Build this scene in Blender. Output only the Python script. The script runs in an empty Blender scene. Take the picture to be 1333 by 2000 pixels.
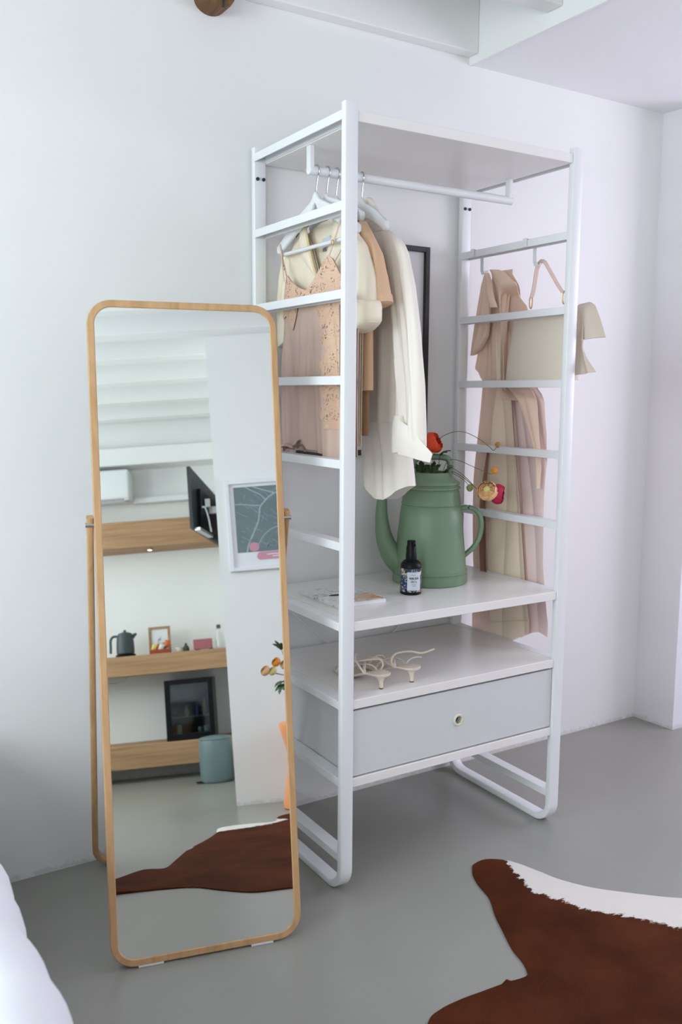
import bpy, bmesh, math, random
import numpy as np
from mathutils import Vector, Matrix
from mathutils.geometry import delaunay_2d_cdt

random.seed(7)
PI = math.pi
S = bpy.context.scene
COL = S.collection

# ------------------------------------------------------------------ camera
cam_d = bpy.data.cameras.new('camera')
cam = bpy.data.objects.new('camera', cam_d)
COL.objects.link(cam)
S.camera = cam
CAM = Vector((-1.257, -2.0287, 1.4211))
yaw, pit, rol = 0.5524, -0.1319, 0.0061
fw = Vector((math.sin(yaw)*math.cos(pit), math.cos(yaw)*math.cos(pit), math.sin(pit)))
r0 = Vector((math.cos(yaw), -math.sin(yaw), 0)); u0 = r0.cross(fw)
rt = r0*math.cos(rol) + u0*math.sin(rol); up = u0*math.cos(rol) - r0*math.sin(rol)
cam.matrix_world = Matrix(((rt.x, up.x, -fw.x, CAM.x), (rt.y, up.y, -fw.y, CAM.y), (rt.z, up.z, -fw.z, CAM.z), (0, 0, 0, 1)))
cam_d.sensor_fit = 'VERTICAL'; cam_d.sensor_height = 36.0; cam_d.sensor_width = 24.0
cam_d.lens = 36.0*1749.8/2000.0
cam_d.clip_start = 0.05
cam_d.dof.use_dof = True; cam_d.dof.focus_distance = 2.62; cam_d.dof.aperture_fstop = 3.6

# ------------------------------------------------------------------ world, lights, exposure
w = bpy.data.worlds.new('sky'); S.world = w; w.use_nodes = True
w.node_tree.nodes['Background'].inputs['Color'].default_value = (0.72, 0.86, 1.0, 1)
w.node_tree.nodes['Background'].inputs['Strength'].default_value = 1.0
S.view_settings.view_transform = 'Standard'; S.view_settings.look = 'None'
S.view_settings.gamma = 1.0; S.view_settings.use_curve_mapping = False
S.view_settings.exposure = 0.05

def area(name, loc, direction, sx, sy, watts, color):
    d = bpy.data.lights.new(name, 'AREA'); d.shape = 'RECTANGLE'; d.size = sx; d.size_y = sy
    d.energy = watts; d.color = color
    o = bpy.data.objects.new(name, d); COL.objects.link(o)
    o.location = loc; o.rotation_euler = Vector(direction).to_track_quat('-Z', 'Y').to_euler()
    return o
# daylight through two side windows and one added to light the far end (all behind or beside the camera)
area('daylight_left', (-3.135, -0.95, 1.875), (1, 0, 0), 1.60, 1.15, 78, (0.86, 0.955, 1.0))
area('added_fill_left_far', (-3.135, -3.35, 1.60), (1, 0, 0), 1.30, 1.50, 50, (0.90, 0.99, 0.98))  # unseen source, added as fill for the far floor and shelf wall
area('daylight_right', (3.435, -1.15, 1.80), (-1, 0, 0), 1.90, 1.40, 68, (0.89, 0.81, 1.0))

# ------------------------------------------------------------------ materials
def new_mat(name):
    m = bpy.data.materials.new(name); m.use_nodes = True
    return m, m.node_tree, m.node_tree.nodes['Principled BSDF']

def mat(name, col, rough=0.6, metal=0.0, bump=0.0, bscale=80.0, var=0.0, vscale=6.0, sheen=0.0, spec=None, coat=0.0, stretch=None):
    m, t, b = new_mat(name)
    b.inputs['Base Color'].default_value = (*col, 1)
    b.inputs['Roughness'].default_value = rough
    b.inputs['Metallic'].default_value = metal
    if sheen:
        b.inputs['Sheen Weight'].default_value = sheen
        b.inputs['Sheen Roughness'].default_value = 0.4
    if spec is not None: b.inputs['Specular IOR Level'].default_value = spec
    if coat: b.inputs['Coat Weight'].default_value = coat
    tc = t.nodes.new('ShaderNodeTexCoord')
    src = tc.outputs['Object']
    if stretch:
        mp = t.nodes.new('ShaderNodeMapping'); mp.inputs['Scale'].default_value = stretch
        t.links.new(src, mp.inputs['Vector']); src = mp.outputs['Vector']
    if var:
        n = t.nodes.new('ShaderNodeTexNoise'); n.inputs['Scale'].default_value = vscale; n.inputs['Detail'].default_value = 5
        t.links.new(src, n.inputs['Vector'])
        mx = t.nodes.new('ShaderNodeMix'); mx.data_type = 'RGBA'
        mx.inputs['A'].default_value = (*[max(0, c*(1-var)) for c in col], 1)
        mx.inputs['B'].default_value = (*[min(1, c*(1+var)) for c in col], 1)
        t.links.new(n.outputs['Fac'], mx.inputs['Factor']); t.links.new(mx.outputs['Result'], b.inputs['Base Color'])
    if bump:
        n2 = t.nodes.new('ShaderNodeTexNoise'); n2.inputs['Scale'].default_value = bscale; n2.inputs['Detail'].default_value = 4
        t.links.new(src, n2.inputs['Vector'])
        bp = t.nodes.new('ShaderNodeBump'); bp.inputs['Strength'].default_value = bump; bp.inputs['Distance'].default_value = 0.004
        t.links.new(n2.outputs['Fac'], bp.inputs['Height']); t.links.new(bp.outputs['Normal'], b.inputs['Normal'])
    return m

def wood(name, c1, c2, axis='X', scale=1.0, rough=0.5):
    m, t, b = new_mat(name)
    tc = t.nodes.new('ShaderNodeTexCoord'); mp = t.nodes.new('ShaderNodeMapping')
    s = {'X': (1.2, 22, 22), 'Y': (22, 1.2, 22), 'Z': (22, 22, 1.2)}[axis]
    mp.inputs['Scale'].default_value = [v*scale for v in s]
    n = t.nodes.new('ShaderNodeTexNoise'); n.inputs['Scale'].default_value = 3.0; n.inputs['Detail'].default_value = 6; n.inputs['Distortion'].default_value = 0.6
    cr = t.nodes.new('ShaderNodeValToRGB')
    cr.color_ramp.elements[0].position = 0.3; cr.color_ramp.elements[0].color = (*c1, 1)
    cr.color_ramp.elements[1].position = 0.7; cr.color_ramp.elements[1].color = (*c2, 1)
    t.links.new(tc.outputs['Object'], mp.inputs['Vector']); t.links.new(mp.outputs['Vector'], n.inputs['Vector'])
    t.links.new(n.outputs['Fac'], cr.inputs['Fac']); t.links.new(cr.outputs['Color'], b.inputs['Base Color'])
    bp = t.nodes.new('ShaderNodeBump'); bp.inputs['Strength'].default_value = 0.12; bp.inputs['Distance'].default_value = 0.002
    t.links.new(n.outputs['Fac'], bp.inputs['Height']); t.links.new(bp.outputs['Normal'], b.inputs['Normal'])
    b.inputs['Roughness'].default_value = rough
    return m

def glass(name, tint=(1, 1, 1), rough=0.0, fac=0.1):
    m = bpy.data.materials.new(name); m.use_nodes = True; t = m.node_tree; t.nodes.clear()
    o = t.nodes.new('ShaderNodeOutputMaterial'); tr = t.nodes.new('ShaderNodeBsdfTransparent'); g = t.nodes.new('ShaderNodeBsdfGlossy')
    tr.inputs['Color'].default_value = (*tint, 1); g.inputs['Roughness'].default_value = rough
    mx = t.nodes.new('ShaderNodeMixShader'); mx.inputs['Fac'].default_value = fac
    t.links.new(tr.outputs[0], mx.inputs[1]); t.links.new(g.outputs[0], mx.inputs[2]); t.links.new(mx.outputs[0], o.inputs['Surface'])
    return m

def wall_mat(name, col):
    # painted plaster: fine relief, and scuffed dirt along the bottom few centimetres
    m, t, b = new_mat(name)
    b.inputs['Roughness'].default_value = 0.75
    g = t.nodes.new('ShaderNodeNewGeometry'); sp = t.nodes.new('ShaderNodeSeparateXYZ')
    t.links.new(g.outputs['Position'], sp.inputs[0])
    n = t.nodes.new('ShaderNodeTexNoise'); n.inputs['Scale'].default_value = 26; n.inputs['Detail'].default_value = 8; n.inputs['Roughness'].default_value = 0.7
    t.links.new(g.outputs['Position'], n.inputs['Vector'])
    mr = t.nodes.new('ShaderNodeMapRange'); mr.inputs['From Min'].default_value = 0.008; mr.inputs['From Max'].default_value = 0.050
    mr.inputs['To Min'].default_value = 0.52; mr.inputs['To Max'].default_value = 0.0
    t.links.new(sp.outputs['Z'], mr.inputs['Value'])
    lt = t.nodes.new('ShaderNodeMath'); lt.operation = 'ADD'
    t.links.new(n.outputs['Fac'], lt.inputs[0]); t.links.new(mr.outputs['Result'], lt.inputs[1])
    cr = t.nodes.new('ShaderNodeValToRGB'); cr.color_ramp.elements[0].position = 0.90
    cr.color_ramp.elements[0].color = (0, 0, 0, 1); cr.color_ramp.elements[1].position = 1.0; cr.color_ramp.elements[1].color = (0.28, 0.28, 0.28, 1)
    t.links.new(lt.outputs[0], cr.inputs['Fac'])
    mx = t.nodes.new('ShaderNodeMix'); mx.data_type = 'RGBA'
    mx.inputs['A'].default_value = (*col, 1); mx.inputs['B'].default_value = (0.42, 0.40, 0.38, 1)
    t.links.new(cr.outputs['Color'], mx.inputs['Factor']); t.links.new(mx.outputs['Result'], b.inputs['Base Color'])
    n2 = t.nodes.new('ShaderNodeTexNoise'); n2.inputs['Scale'].default_value = 9; n2.inputs['Detail'].default_value = 7
    t.links.new(g.outputs['Position'], n2.inputs['Vector'])
    bp = t.nodes.new('ShaderNodeBump'); bp.inputs['Strength'].default_value = 0.10; bp.inputs['Distance'].default_value = 0.01
    t.links.new(n2.outputs['Fac'], bp.inputs['Height']); t.links.new(bp.outputs['Normal'], b.inputs['Normal'])
    return m

M = {}
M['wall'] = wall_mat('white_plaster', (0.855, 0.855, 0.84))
M['wall_lilac_lit'] = wall_mat('lilac_lit_plaster', (0.83, 0.82, 0.85))  # lilac cast of the right-hand light is put into the plaster colour
M['ceil'] = mat('ceiling_paint', (0.91, 0.90, 0.92), 0.8, bump=0.05, bscale=12)
M['joist'] = mat('joist_paint', (0.88, 0.88, 0.86), 0.7, bump=0.1, bscale=20)
M['white'] = mat('white_lacquer', (0.84, 0.85, 0.86), 0.32)
M['shelf'] = mat('shelf_lacquer', (0.88, 0.85, 0.82), 0.26)
M['drawer'] = mat('drawer_front', (0.69, 0.695, 0.70), 0.5)
M['dark'] = mat('dark_gap', (0.03, 0.03, 0.035), 0.7)
M['black'] = mat('black_plastic', (0.008, 0.008, 0.010), 0.30, spec=0.15)
M['blackframe'] = mat('black_frame', (0.015, 0.015, 0.017), 0.4)
M['paper'] = mat('paper_white', (0.80, 0.80, 0.82), 0.8)
M['ring'] = mat('cream_plastic', (0.78, 0.72, 0.50), 0.5)
M['oak'] = wood('oak_ash', (0.47, 0.27, 0.12), (0.62, 0.38, 0.19), 'Z', 0.6, 0.4)
M['beam'] = wood('oak_beam', (0.33, 0.175, 0.085), (0.53, 0.315, 0.165), 'X', 0.5, 0.65)
M['log'] = wood('rough_log', (0.10, 0.045, 0.018), (0.24, 0.12, 0.055), 'Y', 1.0, 0.8)
M['chrome'] = mat('chrome', (0.55, 0.55, 0.57), 0.18, 1.0)
M['gold'] = mat('gold_metal', (0.75, 0.55, 0.28), 0.25, 1.0)
M['green'] = mat('sage_green_metal', (0.175, 0.270, 0.165), 0.40, var=0.05, vscale=4)
M['stem'] = mat('stem_green', (0.12, 0.13, 0.05), 0.6)
M['leaf'] = mat('leaf_green', (0.045, 0.085, 0.03), 0.55, var=0.3, vscale=40)
M['bud'] = mat('bud_green', (0.30, 0.38, 0.12), 0.6)
M['petal_red'] = mat('petal_red', (0.80, 0.07, 0.012), 0.55, var=0.3, vscale=60)
M['petal_orange'] = mat('petal_orange', (0.85, 0.30, 0.03), 0.55, var=0.2, vscale=60)
M['petal_peach'] = mat('petal_peach', (0.92, 0.50, 0.24), 0.55, var=0.25, vscale=70)
M['petal_yellow'] = mat('petal_yellow', (0.72, 0.62, 0.22), 0.55)
M['petal_magenta'] = mat('petal_magenta', (0.50, 0.008, 0.06), 0.55, var=0.3, vscale=60)
M['bud_brown'] = mat('bud_brown', (0.45, 0.22, 0.04), 0.6)
M['ivory'] = mat('ivory_satin', (0.91, 0.84, 0.755), 0.6, bump=0.12, bscale=5, sheen=0.25)
M['cream'] = mat('cream_silk', (0.90, 0.80, 0.63), 0.5, bump=0.15, bscale=7, sheen=0.2)
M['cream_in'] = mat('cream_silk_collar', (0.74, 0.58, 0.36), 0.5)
M['tan'] = mat('tan_cotton', (0.74, 0.48, 0.30), 0.75, bump=0.15, bscale=9, sheen=0.2)
M['brown'] = mat('jacket_shade_brown', (0.32, 0.18, 0.10), 0.75)  # shade of the jacket interior, held as a base colour
M['cami'] = mat('dusty_pink_satin', (0.66, 0.475, 0.395), 0.40, bump=0.12, bscale=5, sheen=0.15)
M['coat'] = mat('camel_wool', (0.85, 0.62, 0.49), 0.8, bump=0.1, bscale=6, sheen=0.2)
M['coat_light'] = mat('beige_wool', (0.83, 0.675, 0.53), 0.75, bump=0.08, bscale=6, sheen=0.2)
M['lining'] = mat('pink_satin_lining', (0.90, 0.71, 0.67), 0.38, bump=0.1, bscale=5)
M['coat_shade'] = mat('painted_shade_brown', (0.28, 0.14, 0.09), 0.7)  # shade between the coat fronts, held as a base colour
M['bag'] = mat('stone_leather', (0.80, 0.72, 0.60), 0.55, bump=0.06, bscale=60)
M['bag_flap'] = mat('taupe_leather', (0.66, 0.55, 0.46), 0.6)
M['strap'] = mat('blush_leather', (0.72, 0.54, 0.45), 0.55)
M['shoe'] = mat('cream_leather', (0.76, 0.66, 0.55), 0.4)
M['shoe_dark'] = mat('heel_tip', (0.16, 0.09, 0.06), 0.5)
M['duvet'] = mat('white_duvet', (0.86, 0.87, 0.90), 0.8, bump=0.2, bscale=5)
M['anthracite'] = mat('anthracite_metal', (0.045, 0.06, 0.065), 0.45)
M['bin'] = mat('teal_grey_metal', (0.16, 0.215, 0.225), 0.35)
M['tvback'] = mat('tv_plastic', (0.015, 0.017, 0.02), 0.5)
M['cable'] = mat('white_cable', (0.75, 0.76, 0.76), 0.5)
M['map'] = None
M['pink'] = mat('pink_print', (0.62, 0.30, 0.37), 0.8)
M['pinkbox'] = mat('pink_carton', (0.40, 0.13, 0.15), 0.7, var=0.3, vscale=50)
M['orange'] = mat('orange_plastic', (0.88, 0.33, 0.13), 0.4)
M['red'] = mat('red_tray', (0.33, 0.04, 0.015), 0.5)
M['yellow'] = mat('yellow_pack', (0.75, 0.55, 0.16), 0.5)
M['greenpack'] = mat('green_pack', (0.14, 0.22, 0.12), 0.5)
M['orangepack'] = mat('orange_pack', (0.65, 0.12, 0.03), 0.5)
M['whitepack'] = mat('white_pack', (0.75, 0.72, 0.62), 0.5)
M['glass'] = glass('clear_glass', (0.97, 0.98, 0.98), 0.02, 0.08)
M['fridge_glass'] = glass('smoked_glass', (0.55, 0.60, 0.62), 0.05, 0.07)
M['blue_bottle'] = mat('blue_bottle', (0.06, 0.12, 0.32), 0.2)
M['amber_bottle'] = mat('amber_bottle', (0.42, 0.36, 0.16), 0.25)
M['can'] = mat('drink_can', (0.55, 0.56, 0.55), 0.3, 0.6)
M['fascia'] = mat('fascia_paint', (0.88, 0.885, 0.87), 0.7)

def floor_mat():
    m, t, b = new_mat('poured_grey_floor')
    g = t.nodes.new('ShaderNodeNewGeometry')
    n = t.nodes.new('ShaderNodeTexNoise'); n.inputs['Scale'].default_value = 1.7; n.inputs['Detail'].default_value = 6
    n3 = t.nodes.new('ShaderNodeTexNoise'); n3.inputs['Scale'].default_value = 260; n3.inputs['Detail'].default_value = 2
    t.links.new(g.outputs['Position'], n.inputs['Vector']); t.links.new(g.outputs['Position'], n3.inputs['Vector'])
    ad = t.nodes.new('ShaderNodeMath'); ad.operation = 'MULTIPLY_ADD'; ad.inputs[1].default_value = 0.22
    t.links.new(n3.outputs['Fac'], ad.inputs[0]); t.links.new(n.outputs['Fac'], ad.inputs[2])
    cr = t.nodes.new('ShaderNodeValToRGB')
    cr.color_ramp.elements[0].position = 0.35; cr.color_ramp.elements[0].color = (0.275, 0.272, 0.240, 1)
    cr.color_ramp.elements[1].position = 0.85; cr.color_ramp.elements[1].color = (0.315, 0.312, 0.278, 1)
    t.links.new(ad.outputs[0], cr.inputs['Fac']); t.links.new(cr.outputs['Color'], b.inputs['Base Color'])
    b.inputs['Roughness'].default_value = 0.30
    b.inputs['Specular IOR Level'].default_value = 0.45
    bp = t.nodes.new('ShaderNodeBump'); bp.inputs['Strength'].default_value = 0.05; bp.inputs['Distance'].default_value = 0.004
    n4 = t.nodes.new('ShaderNodeTexNoise'); n4.inputs['Scale'].default_value = 30; n4.inputs['Detail'].default_value = 5
    t.links.new(g.outputs['Position'], n4.inputs['Vector'])
    t.links.new(n4.outputs['Fac'], bp.inputs['Height']); t.links.new(bp.outputs['Normal'], b.inputs['Normal'])
    return m
M['floor'] = floor_mat()

def mirror_mat():
    m, t, b = new_mat('silvered_mirror')
    b.inputs['Base Color'].default_value = (0.90, 0.925, 0.91, 1); b.inputs['Metallic'].default_value = 1.0; b.inputs['Roughness'].default_value = 0.0
    return m
M['mirror'] = mirror_mat()

def hide_mat():
    m, t, b = new_mat('cowhide')
    at = t.nodes.new('ShaderNodeAttribute'); at.attribute_name = 'white_patch'
    tc = t.nodes.new('ShaderNodeTexCoord')
    n = t.nodes.new('ShaderNodeTexNoise'); n.inputs['Scale'].default_value = 42; n.inputs['Detail'].default_value = 8; n.inputs['Roughness'].default_value = 0.75
    mp = t.nodes.new('ShaderNodeMapping'); mp.inputs['Scale'].default_value = (0.45, 1.0, 1.0); mp.inputs['Rotation'].default_value = (0, 0, 0.6)
    t.links.new(tc.outputs['Object'], mp.inputs['Vector']); t.links.new(mp.outputs['Vector'], n.inputs['Vector'])
    ma = t.nodes.new('ShaderNodeMath'); ma.operation = 'MULTIPLY_ADD'; ma.inputs[1].default_value = 0.10; ma.inputs[2].default_value = -0.05
    t.links.new(n.outputs['Fac'], ma.inputs[0])
    ad = t.nodes.new('ShaderNodeMath'); ad.operation = 'ADD'
    t.links.new(at.outputs['Fac'], ad.inputs[0]); t.links.new(ma.outputs[0], ad.inputs[1])
    st = t.nodes.new('ShaderNodeMapRange'); st.inputs['From Min'].default_value = -0.003; st.inputs['From Max'].default_value = 0.003
    t.links.new(ad.outputs[0], st.inputs['Value'])
    n2 = t.nodes.new('ShaderNodeTexNoise'); n2.inputs['Scale'].default_value = 5; n2.inputs['Detail'].default_value = 7
    t.links.new(tc.outputs['Object'], n2.inputs['Vector'])
    n5 = t.nodes.new('ShaderNodeTexNoise'); n5.inputs['Scale'].default_value = 380; n5.inputs['Detail'].default_value = 2
    t.links.new(mp.outputs['Vector'], n5.inputs['Vector'])
    sm = t.nodes.new('ShaderNodeMath'); sm.operation = 'MULTIPLY_ADD'; sm.inputs[1].default_value = 0.35
    t.links.new(n5.outputs['Fac'], sm.inputs[0]); t.links.new(n2.outputs['Fac'], sm.inputs[2])
    cr = t.nodes.new('ShaderNodeValToRGB')
    cr.color_ramp.elements[0].position = 0.42; cr.color_ramp.elements[0].color = (0.034, 0.0085, 0.0036, 1)
    cr.color_ramp.elements[1].position = 0.98; cr.color_ramp.elements[1].color = (0.112, 0.030, 0.0105, 1)
    t.links.new(sm.outputs[0], cr.inputs['Fac'])
    mx = t.nodes.new('ShaderNodeMix'); mx.data_type = 'RGBA'
    mx.inputs['B'].default_value = (0.74, 0.70, 0.65, 1)
    t.links.new(cr.outputs['Color'], mx.inputs['A']); t.links.new(st.outputs['Result'], mx.inputs['Factor'])
    t.links.new(mx.outputs['Result'], b.inputs['Base Color'])
    b.inputs['Roughness'].default_value = 0.75; b.inputs['Specular IOR Level'].default_value = 0.06
    bp = t.nodes.new('ShaderNodeBump'); bp.inputs['Strength'].default_value = 0.35; bp.inputs['Distance'].default_value = 0.002
    t.links.new(n5.outputs['Fac'], bp.inputs['Height']); t.links.new(bp.outputs['Normal'], b.inputs['Normal'])
    return m
M['hide'] = hide_mat()

def lace_mat():
    m, t, b = new_mat('tan_lace')
    tc = t.nodes.new('ShaderNodeTexCoord')
    n = t.nodes.new('ShaderNodeTexNoise'); n.inputs['Scale'].default_value = 30
    t.links.new(tc.outputs['Object'], n.inputs['Vector'])
    mxv = t.nodes.new('ShaderNodeMix'); mxv.data_type = 'VECTOR'; mxv.inputs['Factor'].default_value = 0.05
    t.links.new(tc.outputs['Object'], mxv.inputs['A']); t.links.new(n.outputs['Color'], mxv.inputs['B'])
    v = t.nodes.new('ShaderNodeTexVoronoi'); v.feature = 'DISTANCE_TO_EDGE'; v.inputs['Scale'].default_value = 105
    t.links.new(mxv.outputs['Result'], v.inputs['Vector'])
    n6 = t.nodes.new('ShaderNodeTexNoise'); n6.inputs['Scale'].default_value = 34; n6.inputs['Detail'].default_value = 2
    t.links.new(tc.outputs['Object'], n6.inputs['Vector'])
    # holes where a cell's middle meets an open stretch of the pattern
    cr = t.nodes.new('ShaderNodeMapRange'); cr.inputs['From Min'].default_value = 0.20; cr.inputs['From Max'].default_value = 0.30
    t.links.new(v.outputs['Distance'], cr.inputs['Value'])
    c6 = t.nodes.new('ShaderNodeMapRange'); c6.inputs['From Min'].default_value = 0.46; c6.inputs['From Max'].default_value = 0.56
    t.links.new(n6.outputs['Fac'], c6.inputs['Value'])
    mu = t.nodes.new('ShaderNodeMath'); mu.operation = 'MULTIPLY'
    t.links.new(cr.outputs['Result'], mu.inputs[0]); t.links.new(c6.outputs['Result'], mu.inputs[1])
    iv = t.nodes.new('ShaderNodeMath'); iv.operation = 'SUBTRACT'; iv.inputs[0].default_value = 1.0
    t.links.new(mu.outputs[0], iv.inputs[1]); t.links.new(iv.outputs[0], b.inputs['Alpha'])
    b.inputs['Base Color'].default_value = (0.74, 0.50, 0.36, 1); b.inputs['Roughness'].default_value = 0.7
    bp = t.nodes.new('ShaderNodeBump'); bp.inputs['Strength'].default_value = 0.6; bp.inputs['Distance'].default_value = 0.003
    t.links.new(v.outputs['Distance'], bp.inputs['Height']); t.links.new(bp.outputs['Normal'], b.inputs['Normal'])
    return m
M['lace'] = lace_mat()

def ramp_noise(name, stops, scale, detail=3, rough=0.6, kind='noise', stretch=(1, 1, 1)):
    m, t, b = new_mat(name)
    tc = t.nodes.new('ShaderNodeTexCoord'); mp = t.nodes.new('ShaderNodeMapping'); mp.inputs['Scale'].default_value = stretch
    t.links.new(tc.outputs['Object'], mp.inputs['Vector'])
    if kind == 'noise':
        n = t.nodes.new('ShaderNodeTexNoise'); n.inputs['Detail'].default_value = detail; n.inputs['Distortion'].default_value = 0.8; out = n.outputs['Fac']
    else:
        n = t.nodes.new('ShaderNodeTexVoronoi'); out = n.outputs['Color']
    n.inputs['Scale'].default_value = scale
    t.links.new(mp.outputs['Vector'], n.inputs['Vector'])
    cr = t.nodes.new('ShaderNodeValToRGB'); cr.color_ramp.interpolation = 'CONSTANT'
    e = cr.color_ramp.elements
    e[0].position = stops[0][0]; e[0].color = (*stops[0][1], 1)
    e[1].position = stops[1][0]; e[1].color = (*stops[1][1], 1)
    for p, c in stops[2:]:
        k = e.new(p); k.color = (*c, 1)
    t.links.new(out, cr.inputs['Fac']); t.links.new(cr.outputs['Color'], b.inputs['Base Color'])
    b.inputs['Roughness'].default_value = rough
    return m
M['floral'] = ramp_noise('dark_floral_print', [(0.0, (0.01, 0.012, 0.03)), (0.40, (0.30, 0.34, 0.42)), (0.44, (0.03, 0.05, 0.14)), (0.52, (0.01, 0.02, 0.03)), (0.57, (0.62, 0.52, 0.26)), (0.63, (0.42, 0.46, 0.52)), (0.67, (0.02, 0.02, 0.06))], 42, 3, 0.35)
M['cover'] = ramp_noise('magazine_print', [(0.0, (0.76, 0.76, 0.74)), (0.44, (0.82, 0.82, 0.80)), (0.56, (0.32, 0.33, 0.32)), (0.585, (0.78, 0.78, 0.76)), (0.64, (0.44, 0.42, 0.36)), (0.67, (0.74, 0.74, 0.70))], 26, 3, 0.4)
M['cover_wave'] = ramp_noise('magazine_waves', [(0.0, (0.66, 0.50, 0.36)), (0.42, (0.55, 0.27, 0.13)), (0.47, (0.70, 0.58, 0.46)), (0.55, (0.62, 0.34, 0.17)), (0.60, (0.74, 0.66, 0.56))], 14, 2, 0.4, stretch=(0.5, 1.6, 1))
M['mapprint'] = ramp_noise('map_print', [(0.0, (0.155, 0.205, 0.22)), (0.5, (0.165, 0.217, 0.23)), (0.60, (0.178, 0.23, 0.243))], 14, 4, 0.7)
M['road'] = mat('map_road', (0.42, 0.50, 0.52), 0.8)
M['road2'] = mat('map_street', (0.33, 0.41, 0.43), 0.8)
M['ink'] = mat('black_ink', (0.02, 0.02, 0.025), 0.7)
M['greyink'] = mat('grey_ink', (0.22, 0.23, 0.27), 0.7)
M['label'] = mat('label_paper', (0.62, 0.66, 0.72), 0.6)
M['steel'] = mat('brushed_steel', (0.5, 0.5, 0.5), 0.3, 1.0)

# ------------------------------------------------------------------ mesh helpers
def obj(name, bm, m, parent=None, smooth=False, angle=40, loc=None):
    bmesh.ops.recalc_face_normals(bm, faces=bm.faces)
    me = bpy.data.meshes.new(name); bm.to_mesh(me); bm.free()
    if smooth:
        for p in me.polygons: p.use_smooth = True
        me.set_sharp_from_angle(angle=math.radians(angle))
    me.materials.append(m)
    o = bpy.data.objects.new(name, me); COL.objects.link(o)
    if parent:
        o.parent = parent
        # geometry is written in world coordinates: bring it into the parent's frame
        me.transform(Matrix.Translation(-world_loc(parent)))
    if loc is not None:
        me.transform(Matrix.Translation(-Vector(loc))); o.location = loc
    return o

def world_loc(o):
    v = Vector((0, 0, 0))
    while o: v += o.location; o = o.parent
    return v

def tag(o, label=None, cat=None, group=None, kind=None):
    if label: o['label'] = label
    if cat: o['category'] = cat
    if group: o['group'] = group
    if kind: o['kind'] = kind
    return o

def thing(name, label, cat, loc=(0, 0, 0), group=None):
    o = bpy.data.objects.new(name, None); COL.objects.link(o); o.location = loc; o.empty_display_size = 0.05
    return tag(o, label, cat, group)

def struct(name, bm, m, parent=None, **k):
    o = obj(name, bm, m, parent, **k)
    if not parent: o['kind'] = 'structure'
    return o

def add_box(bm, lo, hi, bevel=0.0, seg=2):
    lo = Vector(lo); hi = Vector(hi)
    r = bmesh.ops.create_cube(bm, size=1.0)
    vs = r['verts']
    bmesh.ops.scale(bm, vec=hi-lo, verts=vs); bmesh.ops.translate(bm, vec=(lo+hi)/2, verts=vs)
    if bevel:
        es = list({e for v in vs for e in v.link_edges})
        bmesh.ops.bevel(bm, geom=es, offset=bevel, segments=seg, affect='EDGES', profile=0.5)
    return bm

def box(lo, hi, bevel=0.0, seg=2): return add_box(bmesh.new(), lo, hi, bevel, seg)

def spline(pts, n=6, closed=False):
    """Catmull-Rom through the points."""
    P = [Vector(p) for p in pts]; out = []; N = len(P)
    rng = range(N if closed else N-1)
    for i in rng:
        if closed: a, b, c, d = P[(i-1) % N], P[i], P[(i+1) % N], P[(i+2) % N]
        else: a, b, c, d = P[max(i-1, 0)], P[i], P[i+1], P[min(i+2, N-1)]
        for k in range(n):
            t = k/n
            out.append(0.5*((2*b) + (c-a)*t + (2*a-5*b+4*c-d)*t*t + (3*b-a-3*c+d)*t**3))
    if not closed: out.append(P[-1])
    return out

def sweep(bm, path, section, closed=False, cap=True, up=None, scales=None):
    """Sweep a 2D closed section along a path. section: list of (a, b); a along side, b along the other normal."""
    P = [Vector(p) for p in path]; N = len(P); rings = []; prev = None
    for i, p in enumerate(P):
        if closed: t = (P[(i+1) % N]-P[i-1])
        else: t = P[min(i+1, N-1)]-P[max(i-1, 0)]
        t.normalize()
        if up is not None:
            side = Vector(up).normalized()
            side = (side - t*side.dot(t)).normalized()
        elif prev is None:
            ref = Vector((0, 0, 1)) if abs(t.z) < 0.9 else Vector((1, 0, 0))
            side = t.cross(ref).normalized()
        else:
            side = (prev - t*prev.dot(t)).normalized()
        prev = side
        nrm = t.cross(side)
        sc = scales[i] if scales else 1.0
        sa, sb = (sc if isinstance(sc, (tuple, list)) else (sc, sc))
        # mitre on sharp corners
        rings.append([bm.verts.new(p + side*a*sa + nrm*b*sb) for a, b in section])
    K = len(section)
    for i in range(N if closed else N-1):
        A, B = rings[i], rings[(i+1) % N]
        for k in range(K): bm.faces.new((A[k], A[(k+1) % K], B[(k+1) % K], B[k]))
    if cap and not closed:
        bm.faces.new(rings[0][::-1]); bm.faces.new(rings[-1])
    return bm

def circ(r, n=10, ry=None):
    ry = ry or r
    return [(r*math.cos(2*PI*k/n), ry*math.sin(2*PI*k/n)) for k in range(n)]

def tube(bm, path, r, n=10, closed=False, radii=None, ry=None):
    sc = radii
    return sweep(bm, path, circ(r, n, ry), closed=closed, scales=sc)

def rect_section(a, b): return [(-a/2, -b/2), (a/2, -b/2), (a/2, b/2), (-a/2, b/2)]

def rrect(a, b, r=0.003):
    out = []
    for cx, cy, s in ((a/2-r, b/2-r, 0), (-a/2+r, b/2-r, 1), (-a/2+r, -b/2+r, 2), (a/2-r, -b/2+r, 3)):
        for k in range(3):
            an = s*PI/2 + k*PI/4
            out.append((cx+r*math.cos(an), cy+r*math.sin(an)))
    return out

def lathe(bm, prof, c=(0, 0, 0), n=40, cap=True):
    c = Vector(c); rings = []
    for r, z in prof:
        rings.append([bm.verts.new(c + Vector((r*math.cos(2*PI*k/n), r*math.sin(2*PI*k/n), z))) for k in range(n)])
    for A, B in zip(rings, rings[1:]):
        for k in range(n): bm.faces.new((A[k], A[(k+1) % n], B[(k+1) % n], B[k]))
    if cap:
        bm.faces.new(rings[0][::-1]); bm.faces.new(rings[-1])
    return bm

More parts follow.
